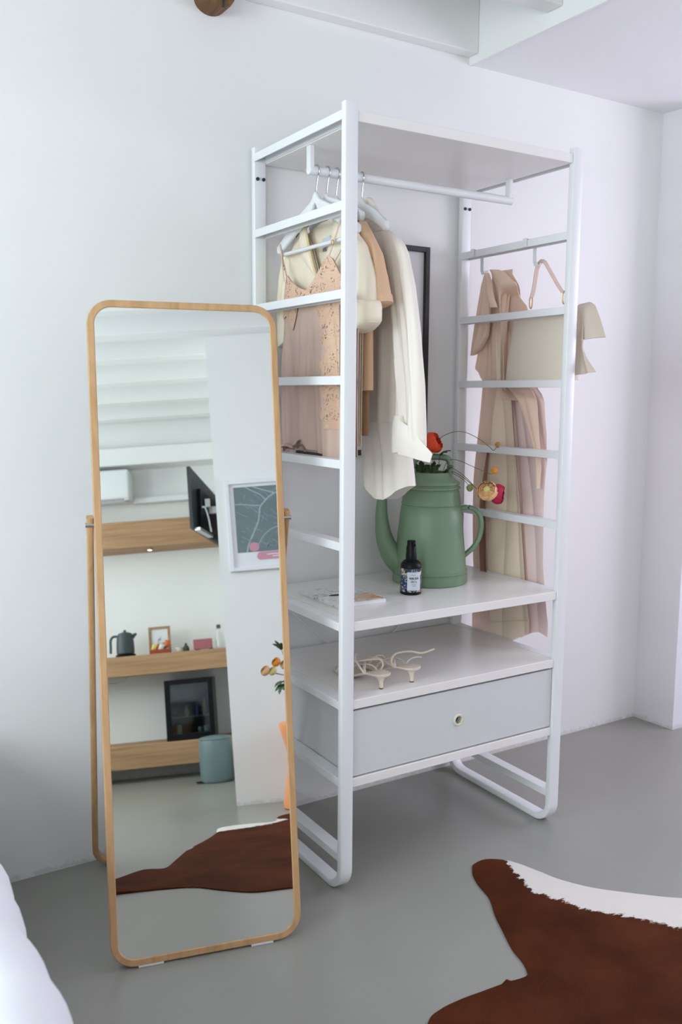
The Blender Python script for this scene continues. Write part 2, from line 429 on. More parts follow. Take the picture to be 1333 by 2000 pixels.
def grid(bm, fn, nu, nv, thick=0.0):
    """fn(u, v) -> point; sheet with optional thickness along its normal."""
    pts = [[Vector(fn(i/nu, j/nv)) for i in range(nu+1)] for j in range(nv+1)]
    def nrm(i, j):
        a = pts[j][min(i+1, nu)]-pts[j][max(i-1, 0)]; b = pts[min(j+1, nv)][i]-pts[max(j-1, 0)][i]
        n = a.cross(b)
        return n.normalized() if n.length > 1e-12 else Vector((1, 0, 0))
    A = [[bm.verts.new(pts[j][i]) for i in range(nu+1)] for j in range(nv+1)]
    for j in range(nv):
        for i in range(nu): bm.faces.new((A[j][i], A[j][i+1], A[j+1][i+1], A[j+1][i]))
    if thick:
        B = [[bm.verts.new(pts[j][i]+nrm(i, j)*thick) for i in range(nu+1)] for j in range(nv+1)]
        for j in range(nv):
            for i in range(nu): bm.faces.new((B[j][i], B[j+1][i], B[j+1][i+1], B[j][i+1]))
        for i in range(nu):
            bm.faces.new((A[0][i], B[0][i], B[0][i+1], A[0][i+1])); bm.faces.new((A[nv][i], A[nv][i+1], B[nv][i+1], B[nv][i]))
        for j in range(nv):
            bm.faces.new((A[j][0], A[j+1][0], B[j+1][0], B[j][0])); bm.faces.new((A[j][nu], B[j][nu], B[j+1][nu], A[j+1][nu]))
    return bm

def prism(bm, outline, depth_vec):
    """outline: list of 3D points (planar polygon), extruded by depth_vec."""
    d = Vector(depth_vec)
    A = [bm.verts.new(Vector(p)) for p in outline]; B = [bm.verts.new(Vector(p)+d) for p in outline]
    n = len(A)
    f1 = bm.faces.new(A); f2 = bm.faces.new(B[::-1])
    for k in range(n): bm.faces.new((A[k], B[k], B[(k+1) % n], A[(k+1) % n]))
    bmesh.ops.triangulate(bm, faces=[f1, f2])
    return bm

def smooth01(x): x = min(1, max(0, x)); return x*x*(3-2*x)
def itp(z, tab, col):
    """interpolate column col of a table sorted by descending z"""
    zs = [r[0] for r in tab][::-1]; vs = [r[col] for r in tab][::-1]
    return float(np.interp(z, zs, vs))

# ------------------------------------------------------------------ room shell
YW = 0.556; XC = 1.88; YP = 0.357; XL = -3.0; XR = 3.3; YS = -4.55; YPART = -2.6; XPART = -0.465
ZL = 2.56; ZC = 2.80; XF = 0.862
struct('floor', box((XL-.1, YS-.1, -.1), (XR+.1, YW+.1, 0)), M['floor'])
struct('wall_back', box((XL-.1, YW, 0), (XC+.05, YW+.12, ZC+.1)), M['wall'])
bm = bmesh.new()
prism(bm, [(XC-.005, YW, 0), (1.888, YP, 0), (XR+.1, YP, 0), (XR+.1, YW+.12, 0), (XC-.005, YW+.12, 0)], (0, 0, ZC+.1))
struct('wall_right_pier', bm, M['wall_lilac_lit']).name = 'wall_back_right'

def wall_with_hole(axis, p0, p1, a0, a1, z1, hole):
    """slab normal to axis between p0..p1, spanning a0..a1 and 0..z1, with hole (b0, b1, zb, zt)"""
    bm = bmesh.new(); b0, b1, zb, zt = hole
    for (s0, s1, t0, t1) in ((a0, b0, 0, z1), (b1, a1, 0, z1), (b0, b1, 0, zb), (b0, b1, zt, z1)):
        if axis == 'x': add_box(bm, (p0, s0, t0), (p1, s1, t1))
        else: add_box(bm, (s0, p0, t0), (s1, p1, t1))
    return bm
def window(n, axis, p0, p1, hole):
    b0, b1, zb, zt = hole; bm = bmesh.new(); t = 0.05; c = (p0+p1)/2
    def bar(s0, s1, t0, t1):
        if axis == 'x': add_box(bm, (c-.03, s0, t0), (c+.03, s1, t1), .004)
        else: add_box(bm, (s0, c-.03, t0), (s1, c+.03, t1), .004)
    bar(b0, b0+t, zb, zt); bar(b1-t, b1, zb, zt); bar(b0+t, b1-t, zb, zb+t); bar(b0+t, b1-t, zt-t, zt); bar((b0+b1)/2-.025, (b0+b1)/2+.025, zb+t, zt-t)
    f = struct('window_%d' % n, bm, M['white'])
    for s0, s1 in ((b0+t, (b0+b1)/2-.025), ((b0+b1)/2+.025, b1-t)):
        if axis == 'x': pb = box((c-.004, s0, zb+t), (c+.004, s1, zt-t))
        else: pb = box((s0, c-.004, zb+t), (s1, c+.004, zt-t))
        obj('pane', pb, M['glass'], f)
hl = (-1.75, -0.15, 1.25, 2.45); hl2 = (-4.0, -2.7, 0.85, 2.35); hr = (-2.1, -0.2, 1.09, 2.51)
def wall_two_holes(p0, p1, a0, a1, z1, h1, h2):
    bm = bmesh.new(); mid = (h1[1]+h2[0])/2
    for (b0, b1, zb, zt), s0_, s1_ in ((h1, a0, mid), (h2, mid, a1)):
        for (u0_, u1_, t0, t1) in ((s0_, b0, 0, z1), (b1, s1_, 0, z1), (b0, b1, 0, zb), (b0, b1, zt, z1)): add_box(bm, (p0, u0_, t0), (p1, u1_, t1))
    return bm
struct('wall_left', wall_two_holes(XL-.12, XL, YS-.1, YW+.12, ZC+.1, hl2, hl), M['wall'])
struct('wall_right', wall_with_hole('x', XR, XR+.12, YPART-.1, YP+.02, ZC+.1, hr), M['wall_lilac_lit'])
struct('wall_front', box((XL-.12, YS-.12, 0), (XPART+.1, YS, ZC+.1)), M['wall'])
struct('wall_partition', prism(bmesh.new(), [(XPART, YPART, 0), (XR+.1, YPART, 0), (XR+.1, YPART-.1, 0), (XPART+.1, YPART-.1, 0), (XPART+.1, YS-.1, 0), (XPART, YS-.1, 0)], (0, 0, ZC+.1)), M['wall'])
window(1, 'x', XL-.12, XL, hl); window(2, 'x', XR, XR+.12, hr); window(3, 'x', XL-.12, XL, hl2)  # window three is unseen, added to light the far end
# ceiling: high part with joists on the left, lower plastered part on the right
struct('ceiling', box((XL-.12, YS-.12, ZC), (XR+.12, YW+.12, ZC+.12)), M['ceil'])
struct('ceiling_low', box((XF, YPART, ZL), (XR+.1, YW, ZC)), M['ceil']).name = 'ceiling_right'
struct('trim_1', box((XF-.012, YPART, ZL-.004), (XF, YW, ZC), .002), M['fascia'])         # painted board facing the lower ceiling
struct('trim_2', box((XL, 0.505, 2.582), (XF-.012, YW, ZC), .004), M['joist'])             # wall plate along the back wall
k = 3
for yj in (0.145, -0.30, -0.75, -1.20, -1.65, -2.10):
    struct('trim_%d' % k, box((XL, yj-.035, 2.602), (XF-.012, yj+.035, ZC), .005), M['joist']); k += 1
struct('trim_%d' % k, box((XL, YPART, 2.64), (XF-.012, YPART+.11, ZC), .006), M['joist']); k += 1
for yj in (-2.98, -3.42, -3.86, -4.26):
    struct('trim_%d' % k, box((XL, yj-.05, 2.655), (XPART, yj+.05, ZC), .005), M['joist']); k += 1
for zt, zb, dep in ((ZC, 2.47, .14), (2.468, 2.33, .20)):   # boxed boards stepping down the wall over the shelves
    struct('trim_%d' % k, box((XL, YS, zb), (XPART, YS+dep, zt), .006), M['joist']); k += 1
# round timber end showing through the plaster
bm = bmesh.new()
path = [(-0.126, YW+.02, 2.562), (-0.126, 0.50, 2.562), (-0.126, 0.478, 2.562)]
sec = [(0.050*math.cos(a)*(1+.05*math.sin(3*a)), 0.050*math.sin(a)*(1+.04*math.cos(2*a))) for a in [2*PI*q/26 for q in range(26)]]
sweep(bm, path, sec, scales=[1, 1, .93])
beam_end = obj('log_end', bm, M['log'], smooth=True, loc=(-0.125, .5, 2.585))
tag(beam_end, 'rough brown round log end poking out at the top of the wall', 'log')
bm = bmesh.new(); add_box(bm, (-0.120, .474, 2.514), (-0.116, .481, 2.565))
obj('crack', bm, M['dark'], beam_end)

# ------------------------------------------------------------------ open wardrobe
W_, D_, H_ = 0.851, 0.5455, 2.158
PX, PT = 0.0394, 0.0212
Z0, PITCH, HR = 2.1398, 0.2243, 0.0238
ward = thing('open_wardrobe', 'tall white open wardrobe with ladder sides, shelves and one drawer', 'wardrobe')
def side_frame(x0):
    xc = x0+PX/2; R = 0.062; t2 = PT/2
    pts = [(xc, t2, H_)] + [(xc, t2, z) for z in (1.6, 1.0, .4)] + [(xc, t2, R+t2)]
    for q in range(1, 9):
        a = PI/2*q/8; pts.append((xc, t2+R-R*math.cos(a), t2+R-R*math.sin(a)))
    pts += [(xc, D_/2, t2), (xc, D_-R-t2, t2)]
    for q in range(1, 9):
        a = PI/2*q/8; pts.append((xc, D_-R-t2+R*math.sin(a), t2+R-R*math.cos(a)))
    pts += [(xc, D_-t2, z) for z in (.4, 1.0, 1.6)] + [(xc, D_-t2, H_)]
    bm = bmesh.new(); sweep(bm, pts, rrect(PX, PT, 0.0028), up=(1, 0, 0))
    f = obj('side_frame', bm, M['white'], ward, smooth=True, angle=50)
    for kk in range(10):
        zt = Z0-kk*PITCH; b = bmesh.new()
        # folded steel channel, open underneath
        add_box(b, (x0, PT-.002, zt-.0045), (x0+PX, D_-PT+.002, zt), .0018)
        add_box(b, (x0, PT-.002, zt-HR), (x0+.0035, D_-PT+.002, zt-.002), .0012)
        add_box(b, (x0+PX-.0035, PT-.002, zt-HR), (x0+PX, D_-PT+.002, zt-.002), .0012)
        obj('rung', b, M['white'], f)
    for yy in (D_-PT-.001,):
        for xx in (x0+PX*.26, x0+PX*.78):
            b = bmesh.new(); tube(b, [(xx, yy-.003, 2.066), (xx, yy+.002, 2.066)], .0052, 14)
            obj('bolt', b, M['dark'], f)
    return f
side_frame(0.0); side_frame(W_-PX)
XI0, XI1 = PX+.0008, W_-PX-.0008
for kk in (0, 6, 7):
    zt = Z0-kk*PITCH
    obj('shelf', box((XI0, 0.004, zt-.0265), (XI1, D_-.008, zt+.0005), .0015), M['shelf'], ward)
# drawer between levels 7 and 8
zt8 = Z0-8*PITCH; zt7 = Z0-7*PITCH
obj('base_panel', box((XI0, 0.006, zt8-.032), (XI1, D_-.008, zt8-.006), .0015), M['shelf'], ward)
bm = bmesh.new()
add_box(bm, (XI0+.002, .03, zt8-.004), (XI0+.016, D_-.012, zt7-.03)); add_box(bm, (XI1-.016, .03, zt8-.004), (XI1-.002, D_-.012, zt7-.03))
add_box(bm, (XI0+.016, D_-.03, zt8-.004), (XI1-.016, D_-.014, zt7-.03)); add_box(bm, (XI0+.016, .03, zt8-.004), (XI1-.016, D_-.03, zt8+.004))
drawer = obj('drawer', bm, M['drawer'], ward)
# front with a round hole
HX, HZ = 0.4235, 0.4385; fx0, fx1, fz0, fz1 = XI0+.003, XI1-.003, zt8-.001, zt7-.0335
def front_with_hole():
    bm = bmesh.new(); n = 32; r = .013
    for y0 in (0.010, 0.028):
        pass
    ang = [2*PI*q/n for q in range(n)]
    def outer(a):
        c, s = math.cos(a), math.sin(a); k = 1e9
        if c > 1e-9: k = min(k, (fx1-HX)/c)
        if c < -1e-9: k = min(k, (fx0-HX)/c)
        if s > 1e-9: k = min(k, (fz1-HZ)/s)
        if s < -1e-9: k = min(k, (fz0-HZ)/s)
        return HX+c*k, HZ+s*k
    ca = sorted(ang + [math.atan2(z-HZ, x-HX) % (2*PI) for x in (fx0, fx1) for z in (fz0, fz1)])
    L = {}
    for tagk, y0 in (('f', .010), ('b', .028)):
        L[tagk] = ([bm.verts.new((HX+r*math.cos(a), y0, HZ+r*math.sin(a))) for a in ca], [bm.verts.new((outer(a)[0], y0, outer(a)[1])) for a in ca])
    N = len(ca)
    for q in range(N):
        p = (q+1) % N
        for tk in 'fb': bm.faces.new((L[tk][0][q], L[tk][0][p], L[tk][1][p], L[tk][1][q]))
        bm.faces.new((L['f'][0][q], L['f'][0][p], L['b'][0][p], L['b'][0][q])); bm.faces.new((L['f'][1][q], L['f'][1][p], L['b'][1][p], L['b'][1][q]))
    return bm
obj('drawer_front', front_with_hole(), M['drawer'], drawer)
bm = bmesh.new()
ringp = [(HX+.0150*math.cos(a), .0095, HZ+.0150*math.sin(a)) for a in [2*PI*q/36 for q in range(36)]]
sweep(bm, ringp, rrect(.006, .006, .002), closed=True, up=(0, 1, 0))
obj('pull_ring', bm, M['ring'], drawer, smooth=True)
bm = bmesh.new(); tube(bm, [(HX, .0285, HZ), (HX, .0295, HZ)], .0135, 20); obj('hole_back', bm, M['dark'], drawer)
# clothes rail hanging from the top shelf
YR, ZR, RR = 0.272, 2.048, 0.0132
bm = bmesh.new(); tube(bm, [(XI0+.006, YR, ZR), (XI1-.002, YR, ZR)], RR, 24)
rail = obj('clothes_rail', bm, M['white'], ward, smooth=True)
for xx in (XI0+.012, XI1-.012):
    b = box((xx-.007, YR-.011, ZR+.004), (xx+.007, YR+.011, Z0-.026), .002); obj('rail_bracket', b, M['white'], rail)
# cross brace wires behind
for (x0, z0, x1, z1) in ((.05, .775, .40, .46), (.80, .775, .42, .46)):
    b = bmesh.new(); tube(b, [(x0, D_-.004, z0), (x1, D_-.004, z1)], .0024, 8); obj('cross_brace', b, M['white'], ward, smooth=True)

# ------------------------------------------------------------------ framed picture on the back wall
pic = thing('picture_frame', 'thin black picture frame hanging on the wall behind the clothes', 'picture', (.42, YW-.012, 1.57))
x0, x1, z0, z1 = .160, .678, 1.212, 1.923; fw_ = .0175
bm = bmesh.new()
for lo, hi in (((x0, YW-.026, z0), (x0+fw_, YW-.001, z1)), ((x1-fw_, YW-.026, z0), (x1, YW-.001, z1)), ((x0+fw_, YW-.026, z0), (x1-fw_, YW-.001, z0+fw_)), ((x0+fw_, YW-.026, z1-fw_), (x1-fw_, YW-.001, z1))):
    add_box(bm, lo, hi, .0015)
obj('frame', bm, M['blackframe'], pic); obj('print', box((x0+fw_, YW-.012, z0+fw_), (x1-fw_, YW-.006, z1-fw_)), M['paper'], pic)

# ------------------------------------------------------------------ leaning mirror
BL = Vector((-0.6627, 0.0030, 0.004)); EX = Vector((0.97288, -0.23132, 0.0)); EX.normalize()
BACK = Vector((-EX.y, EX.x, 0)); TH = math.radians(9.0)
UP = Vector((0, 0, 1))*math.cos(TH)+BACK*math.sin(TH); NF = EX.cross(UP).normalized()    # NF points out of the glass, into the room
def mp(s, h, d=0.0): return BL+EX*s+UP*h+NF*d
MW, MH, MR = 0.488, 1.667, 0.062
mirror = thing('floor_mirror', 'tall oak-framed floor mirror with rounded corners on an oak stand', 'mirror', tuple(BL+EX*MW/2))
def rr_path(w0, h0, w1, h1, r, n=8):
    pts = []
    for (cx, cy, a0) in ((w1-r, h1-r, 0), (w0+r, h1-r, PI/2), (w0+r, h0+r, PI), (w1-r, h0+r, 3*PI/2)):
        for q in range(n+1):
            a = a0+PI/2*q/n; pts.append((cx+r*math.cos(a), cy+r*math.sin(a)))
    return pts
FB = 0.0185; ht = FB/2
def frame_sweep(inset, wid, d0, d1):
    """flat band following the rounded outline; inset = outer edge, wid = band width, between depths d0 (front) and d1"""
    bm = bmesh.new()
    po = rr_path(inset, inset, MW-inset, MH-inset, MR-inset); pi = rr_path(inset+wid, inset+wid, MW-inset-wid, MH-inset-wid, max(.004, MR-inset-wid))
    b = .0022
    pob = rr_path(inset+b, inset+b, MW-inset-b, MH-inset-b, MR-inset-b); pib = rr_path(inset+wid-b, inset+wid-b, MW-inset-wid+b, MH-inset-wid+b, MR-inset-wid+b)
    loops = [[bm.verts.new(mp(s, h, d)) for s, h in p] for p, d in ((po, d1), (po, d0-b), (pob, d0), (pib, d0), (pi, d0-b), (pi, d1))]
    N = len(po)
    for A, B in zip(loops, loops[1:]+loops[:1]):
        for q in range(N): bm.faces.new((A[q], A[(q+1) % N], B[(q+1) % N], B[q]))
    return bm
obj('frame', frame_sweep(0, FB, 0.003, -.024), M['oak'], mirror, smooth=True, angle=35)
bm = bmesh.new(); bm.faces.new([bm.verts.new(mp(s, h, 0)) for s, h in rr_path(FB-.003, FB-.003, MW-FB+.003, MH-FB+.003, MR-FB+.003)])
glassm = obj('mirror_glass', bm, M['mirror'], mirror)
bm = bmesh.new(); prism(bm, [mp(s, h, -.006) for s, h in rr_path(.008, .008, MW-.008, MH-.008, MR-.008)], -NF*.008); obj('back_panel', bm, M['paper'], mirror)
for s0, s1 in ((.066, .128), (.352, .410)):
    c = BL+EX*(s0+s1)/2; bm = bmesh.new()
    prism(bm, [BL+EX*s0+NF*.004+Vector((0, 0, -.0035)), BL+EX*s1+NF*.004+Vector((0, 0, -.0035)), BL+EX*s1+BACK*.024+Vector((0, 0, -.0035)), BL+EX*s0+BACK*.024+Vector((0, 0, -.0035))], (0, 0, .0045))
    obj('foot_pad', bm, M['paper'], mirror)
# stand: U-shaped oak loop from the pivots back to the floor
HP = 1.122
sl, sr = -0.0095, MW+.0095
fz = .012
pvL, pvR = mp(sl, HP, -.012), mp(sr, HP, -.012)
ftL = BL+EX*sl+BACK*.525; ftL.z = fz; ftR = BL+EX*sr+BACK*.525; ftR.z = fz
dL = (pvL-ftL).normalized(); R = .06
def corner(f, d1, d2, n=7):
    out = []
    for q in range(n+1):
        a = PI/2*q/n; out.append(f+d1*R*(1-math.sin(a))+d2*R*(1-math.cos(a)))
    return out
path = [pvL, pvL.lerp(ftL, .5)] + corner(ftL, dL, EX) + corner(ftR, dL, -EX)[::-1] + [pvR.lerp(ftR, .5), pvR]
bm = bmesh.new(); secs = rrect(.017, .024, .004)
ring_prev = []
nrm_stand = dL.cross(EX).normalized()
sweep(bm, path, [(b, a) for a, b in secs], up=nrm_stand)
obj('stand', bm, M['oak'], mirror, smooth=True, angle=50)
for s in (sl, sr):
    b = bmesh.new(); tube(b, [mp(s-.0115, HP-.02, -.012), mp(s+.0115, HP-.02, -.012)], .006, 14); obj('pivot', b, M['steel'], mirror, smooth=True)

# ------------------------------------------------------------------ cowhide rug
out = [(0.413, -0.085), (0.435, -0.066), (0.484, -0.062), (0.531, -0.094), (0.556, -0.135), (0.580, -0.205), (0.597, -0.260), (0.640, -0.335), (0.707, -0.408), (0.824, -0.515), (0.98, -0.62), (1.14, -0.66), (1.24, -0.60), (1.30, -0.68),
       (1.22, -0.80), (1.12, -0.95), (1.10, -1.25), (1.16, -1.60), (1.26, -1.80), (1.20, -1.93), (1.02, -1.90), (0.80, -1.94), (0.50, -2.02), (0.30, -2.10), (0.12, -2.16), (-0.06, -2.18), (-0.184, -2.145), (-0.246, -2.08), (-0.265, -1.955), (-0.40, -1.965),
       (-0.515, -1.93), (-0.525, -1.80), (-0.560, -1.66), (-0.606, -1.53), (-0.625, -1.45), (-0.650, -1.28), (-0.675, -1.17), (-0.756, -1.185), (-0.844, -1.07), (-0.93, -1.02), (-0.985, -0.94), (-0.95, -0.86), (-0.87, -0.83), (-0.805, -0.833), (-0.673, -0.835), (-0.534, -0.81), (-0.43, -0.72), (-0.322, -0.645), (-0.19, -0.640),
       (-0.104, -0.548), (-0.053, -0.527), (0.01, -0.524), (0.07, -0.528), (0.145, -0.534), (0.200, -0.541), (0.218, -0.528), (0.235, -0.492), (0.249, -0.439), (0.285, -0.36), (0.308, -0.310), (0.325, -0.28), (0.355, -0.227), (0.373, -0.16), (0.392, -0.115)]
ol = [p.to_2d() for p in spline([(x, y, 0) for x, y in out], 5, True)]
white_polys = [[(0.530, -0.08), (0.500, -0.215), (0.475, -0.270), (0.505, -0.325), (0.538, -0.411), (0.580, -0.450), (0.619, -0.502), (0.662, -0.57), (0.697, -0.613), (0.76, -.70), (.86, -.76), (.96, -.72), (1.1, -.66), (1.0, -.5), (.6, 0)],
               [(-0.60, -1.78), (-0.515, -1.815), (-0.47, -1.82), (-0.42, -1.837), (-0.33, -1.87), (-0.258, -1.90), (-0.20, -1.96), (-.25, -2.02), (-.5, -2.05)],
               [(-.70, -1.48), (-.612, -1.492), (-.598, -1.52), (-.604, -1.56), (-.66, -1.60)]]
def inside(p, poly):
    x, y = p; c = False
    for (x1, y1), (x2, y2) in zip(poly, poly[1:]+poly[:1]):
        if (y1 > y) != (y2 > y) and x < (x2-x1)*(y-y1)/(y2-y1)+x1: c = not c
    return c
def pdist(p, poly):
    p = Vector(p); best = 9
    for a, b in zip(poly, poly[1:]+poly[:1]):
        a = Vector(a); b = Vector(b); ab = b-a; t = max(0, min(1, (p-a).dot(ab)/ab.length_squared)); best = min(best, (a+ab*t-p).length)
    return best
ipts = [(x, y) for x in np.arange(-1.0, 1.32, .026) for y in np.arange(-2.2, 0.0, .026) if inside((x, y), [tuple(q) for q in ol]) and pdist((x, y), [tuple(q) for q in ol]) > .012]
co = [Vector(p) for p in ol]+[Vector(p) for p in ipts]
ne = len(ol)
rv, re_, rf, *_ = delaunay_2d_cdt(co, [(i, (i+1) % ne) for i in range(ne)], [], 1, 1e-6)
bm = bmesh.new()
lay = bm.verts.layers.float.new('white_patch')
olt = [tuple(q) for q in ol]
def rug_z(x, y):
    e = pdist((x, y), olt)
    z = .0075 + .0012*math.sin(x*9+y*5)*math.sin(y*8-x*3)
    z += .010*math.exp(-((x-.405-.0*(y+.5))**2/.0006+(y+.20)**2/.004))*0
    # soft crease running in from the notch
    a = Vector((.145, -.534)); b = Vector((.09, -.76)); ab = b-a; t = max(0, min(1, (Vector((x, y))-a).dot(ab)/ab.length_squared)); dd = (a+ab*t-Vector((x, y))).length
    z += .010*math.exp(-(dd/.010)**2)
    # lifted ripples near the leg tip
    z += .005*math.exp(-((x+.8)**2+(y+.86)**2)/.004)
    return max(.004, z - .0035*math.exp(-e/.01))
tv = [bm.verts.new((v.x, v.y, rug_z(v.x, v.y))) for v in rv]
bv = [bm.verts.new((v.x, v.y, .0008)) for v in rv]
for v3, v2 in ((t, q) for t, q in zip(tv+bv, list(rv)+list(rv))):
    best = -9
    for poly in white_polys:
        d = pdist((v2.x, v2.y), poly); best = max(best, d if inside((v2.x, v2.y), poly) else -d)
    v3[lay] = best
from collections import Counter
ec = Counter()
for f in rf:
    bm.faces.new([tv[i] for i in f]); bm.faces.new([bv[i] for i in f[::-1]])
    for a, b in zip(f, f[1:]+f[:1]): ec[(min(a, b), max(a, b))] += 1
for (a, b), n in ec.items():
    if n == 1: bm.faces.new((tv[a], tv[b], bv[b], bv[a]))
rug = obj('cowhide_rug', bm, M['hide'], smooth=True, angle=60, loc=(.3, -1.2, 0))
tag(rug, 'brown and white cowhide rug lying on the grey floor', 'rug')

# ------------------------------------------------------------------ bed
bed = thing('bed', 'corner of a bed under a white duvet at the lower left', 'bed', (-1.9, -.45, 0))
def duvet(u, v):
    # u across (x), v along (y); rounded drape over the right and front edges
    a = u*1.0
    y = .50-1.86*v
    t = u
    if t < .72: x = -2.96+(2.96-1.075)*(t/.72); z = .535
    else:
        q = (t-.72)/.28
        an = min(1, q/.42)*PI/2
        x = -1.075+.100*math.sin(an); z = .535-.105*(1-math.cos(an))
        if q > .42: z -= (q-.42)/.58*.36; x += .018*math.sin((q-.42)/.58*PI/2)
    z += .006*math.sin(9*x+5*y)*math.sin(7*y) if t < .72 else 0
    x += .006*math.sin(17*y+.6)+.004*math.sin(41*y) if t > .72 else 0
    if v > .93:
        z -= .09*((v-.93)/.07)**2
    return (x, y, z)
bm = bmesh.new(); grid(bm, duvet, 70, 60, -.03); obj('duvet', bm, M['duvet'], bed, smooth=True, angle=70)
obj('mattress', box((-2.95, -1.30, .22), (-1.10, .48, .50), .04, 4), M['duvet'], bed, smooth=True)
obj('bed_base', box((-2.95, -1.28, .06), (-1.12, .47, .22), .01), M['beam'], bed)
for xx in (-2.85, -1.2):
    for yy in (-1.2, .38): obj('leg', box((xx-.03, yy-.03, 0), (xx+.03, yy+.03, .06)), M['beam'], bed)

# ------------------------------------------------------------------ clothes on the rail
class Pl:
    """vertical plane of a hanging garment: s runs towards the room, t sideways (negative = towards the left ladder)"""
    def __init__(s_, ox, dx, dy):
        l = math.hypot(dx, dy); s_.o = Vector((ox, YR, 0)); s_.d = Vector((dx/l, dy/l, 0)); s_.n = Vector((-s_.d.y, s_.d.x, 0))  # n = +x-ish
        if s_.n.x < 0: s_.n = -s_.n
    def p(s_, s, z, t=0.0): return s_.o+s_.d*s+s_.n*t+Vector((0, 0, z))
P1 = Pl(.071, 0, -1); P2 = Pl(.106, .085, -.99); P3 = Pl(.138, .10, -.99); P4 = Pl(.226, -.21, -.98); P5 = Pl(.240, 0, -1)

def hanger(P, hub, end_z, half, label, t=0.0, bar=True):
    h = thing('coat_hanger', label, 'hanger', tuple(P.p(0, hub, t)), 'white wooden hangers on the rail')
    # arched board outline in (s, z)
    th = .015; upper = []; lower = []
    for q in range(0, 31):
        u = q/30; s = half*u
        zt_ = hub - (hub-end_z)*(.12*smooth01(u/.10)+.88*u**1.03) + .006*math.sin(PI*u)
        wid = .046-.014*u; arch = .014*(1-smooth01(u/.16))
        if u > .93: wid *= 1-.35*((u-.93)/.07)**2
        upper.append((s, zt_)); lower.append((s, zt_-wid+arch))
    top = [(-s, z) for s, z in upper[::-1]]+upper[1:]
    bot = [(-s, z) for s, z in lower[::-1]]+lower[1:]
    bm = bmesh.new(); sec = []
    for (s1, z1), (s2, z2) in zip(top, bot):
        zc = (z1+z2)/2; hz = (z1-z2)/2; ring_ = []
        for q in range(12):
            a = 2*PI*q/12
            ring_.append(bm.verts.new(P.p(s1, zc+hz*math.copysign(abs(math.sin(a))**.55, math.sin(a)), t+th/2*math.copysign(abs(math.cos(a))**.55, math.cos(a)))))
        sec.append(ring_)
    for A, B in zip(sec, sec[1:]):
        for q in range(12): bm.faces.new((A[q], A[(q+1) % 12], B[(q+1) % 12], B[q]))
    bm.faces.new(sec[0]); bm.faces.new(sec[-1][::-1])
    obj('body', bm, M['white'], h, smooth=True, angle=60)
    if bar:
        b = bmesh.new(); zb = end_z-.028; tube(b, [P.p(-half*.90, zb, t), P.p(half*.90, zb, t)], .0058, 12); obj('trouser_bar', b, M['white'], h, smooth=True)
    # hook: up from the hub, round over the rail
    rk = RR+.003; pts = [P.p(0, hub-.02, t), P.p(0, hub+.004, t), P.p(-.004, hub+.018, t)]
    for q in range(0, 13):
        a = -PI*.30+PI*1.22*q/12
        pts.append(P.p(rk*math.cos(a), ZR+rk*math.sin(a), t))
    pts2 = [P.p(0, hub-.02, t), P.p(0, hub+.008, t), P.p(.006, ZR-.024, t)]+pts[3:]
    b = bmesh.new(); tube(b, spline(pts2, 3), .0021, 8); obj('hook', b, M['chrome'], h, smooth=True)
    return h
hanger(P1, 1.992, 1.868, .228, 'white wooden hanger holding the pink lace camisole')
hanger(P2, 1.990, 1.930, .125, 'white wooden hanger inside the cream short-sleeved shirt', bar=False)
hanger(P3, 1.988, 1.925, .125, 'white wooden hanger inside the tan top', bar=False)
hanger(P4, 1.992, 1.893, .200, 'white wooden hanger in front of the long ivory jacket', bar=False)

def loft_z(bm, P, rows, nz, nseg, ripple=None, t0=0.0, close=True, zjit=None):
    """closed flattened tube: rows of (z, s0, s1, half thickness[, t offset]) from top to bottom"""
    rings = []
    zt, zb = rows[0][0], rows[-1][0]
    for j in range(nz+1):
        z = zt+(zb-zt)*j/nz; s0, s1, b = itp(z, rows, 1), itp(z, rows, 2), itp(z, rows, 3)
        toff = itp(z, rows, 4) if len(rows[0]) > 4 else 0
        ring = []
        for q in range(nseg):
            a = 2*PI*q/nseg; ca, sa = math.cos(a), math.sin(a)
            u = .5+.5*ca
            s = s0+(s1-s0)*u
            front = -1 if sa >= 0 else 1
            t = -b*math.copysign(abs(sa)**.75, sa)
            if ripple: t += ripple(u, j/nz, front)*abs(sa)**.5
            zz = z+(zjit(u, j/nz) if zjit else 0)
            ring.append(bm.verts.new(P.p(s, zz, t0+toff+t)))
        rings.append(ring)
    for A, B in zip(rings, rings[1:]):
        for q in range(nseg): bm.faces.new((A[q], A[(q+1) % nseg], B[(q+1) % nseg], B[q]))
    if close: bm.faces.new(rings[0]); bm.faces.new(rings[-1][::-1])
    return bm

# --- pink lace camisole (on the front hanger)
cami = thing('camisole', 'dusty pink satin camisole with tan lace trim on the front hanger', 'top', tuple(P1.p(0, 1.25)))
NL = [(-.222, 1.670), (-.205, 1.685), (-.186, 1.715), (-.160, 1.775), (-.120, 1.748), (-.075, 1.728), (-.031, 1.716), (.01, 1.735), (.06, 1.775), (.093, 1.801), (.115, 1.790), (.16, 1.735), (.205, 1.690)]
def neck(s): return float(np.interp(s, [a for a, b in NL], [b for a, b in NL]))
HEM = [(-.222, 1.243), (-.19, 1.240), (-.15, 1.262), (-.08, 1.266), (-.03, 1.270), (-.01, 1.256), (.06, 1.244), (.14, 1.236), (.21, 1.24)]
def hem(s): return float(np.interp(s, [a for a, b in HEM], [b for a, b in HEM]))
def cami_fold(s, z):
    k = smooth01((1.70-z)/.35)
    f = .012*k*(math.sin(s*46+.5+1.1*math.sin(z*5))+.5*math.sin(s*97+2*z*3)+.35*math.sin(s*160+z*9))
    f += .016*k*math.exp(-((s+.015)/.016)**2) * -1
    f += .010*k*math.exp(-((s+.165)/.014)**2)
    return f
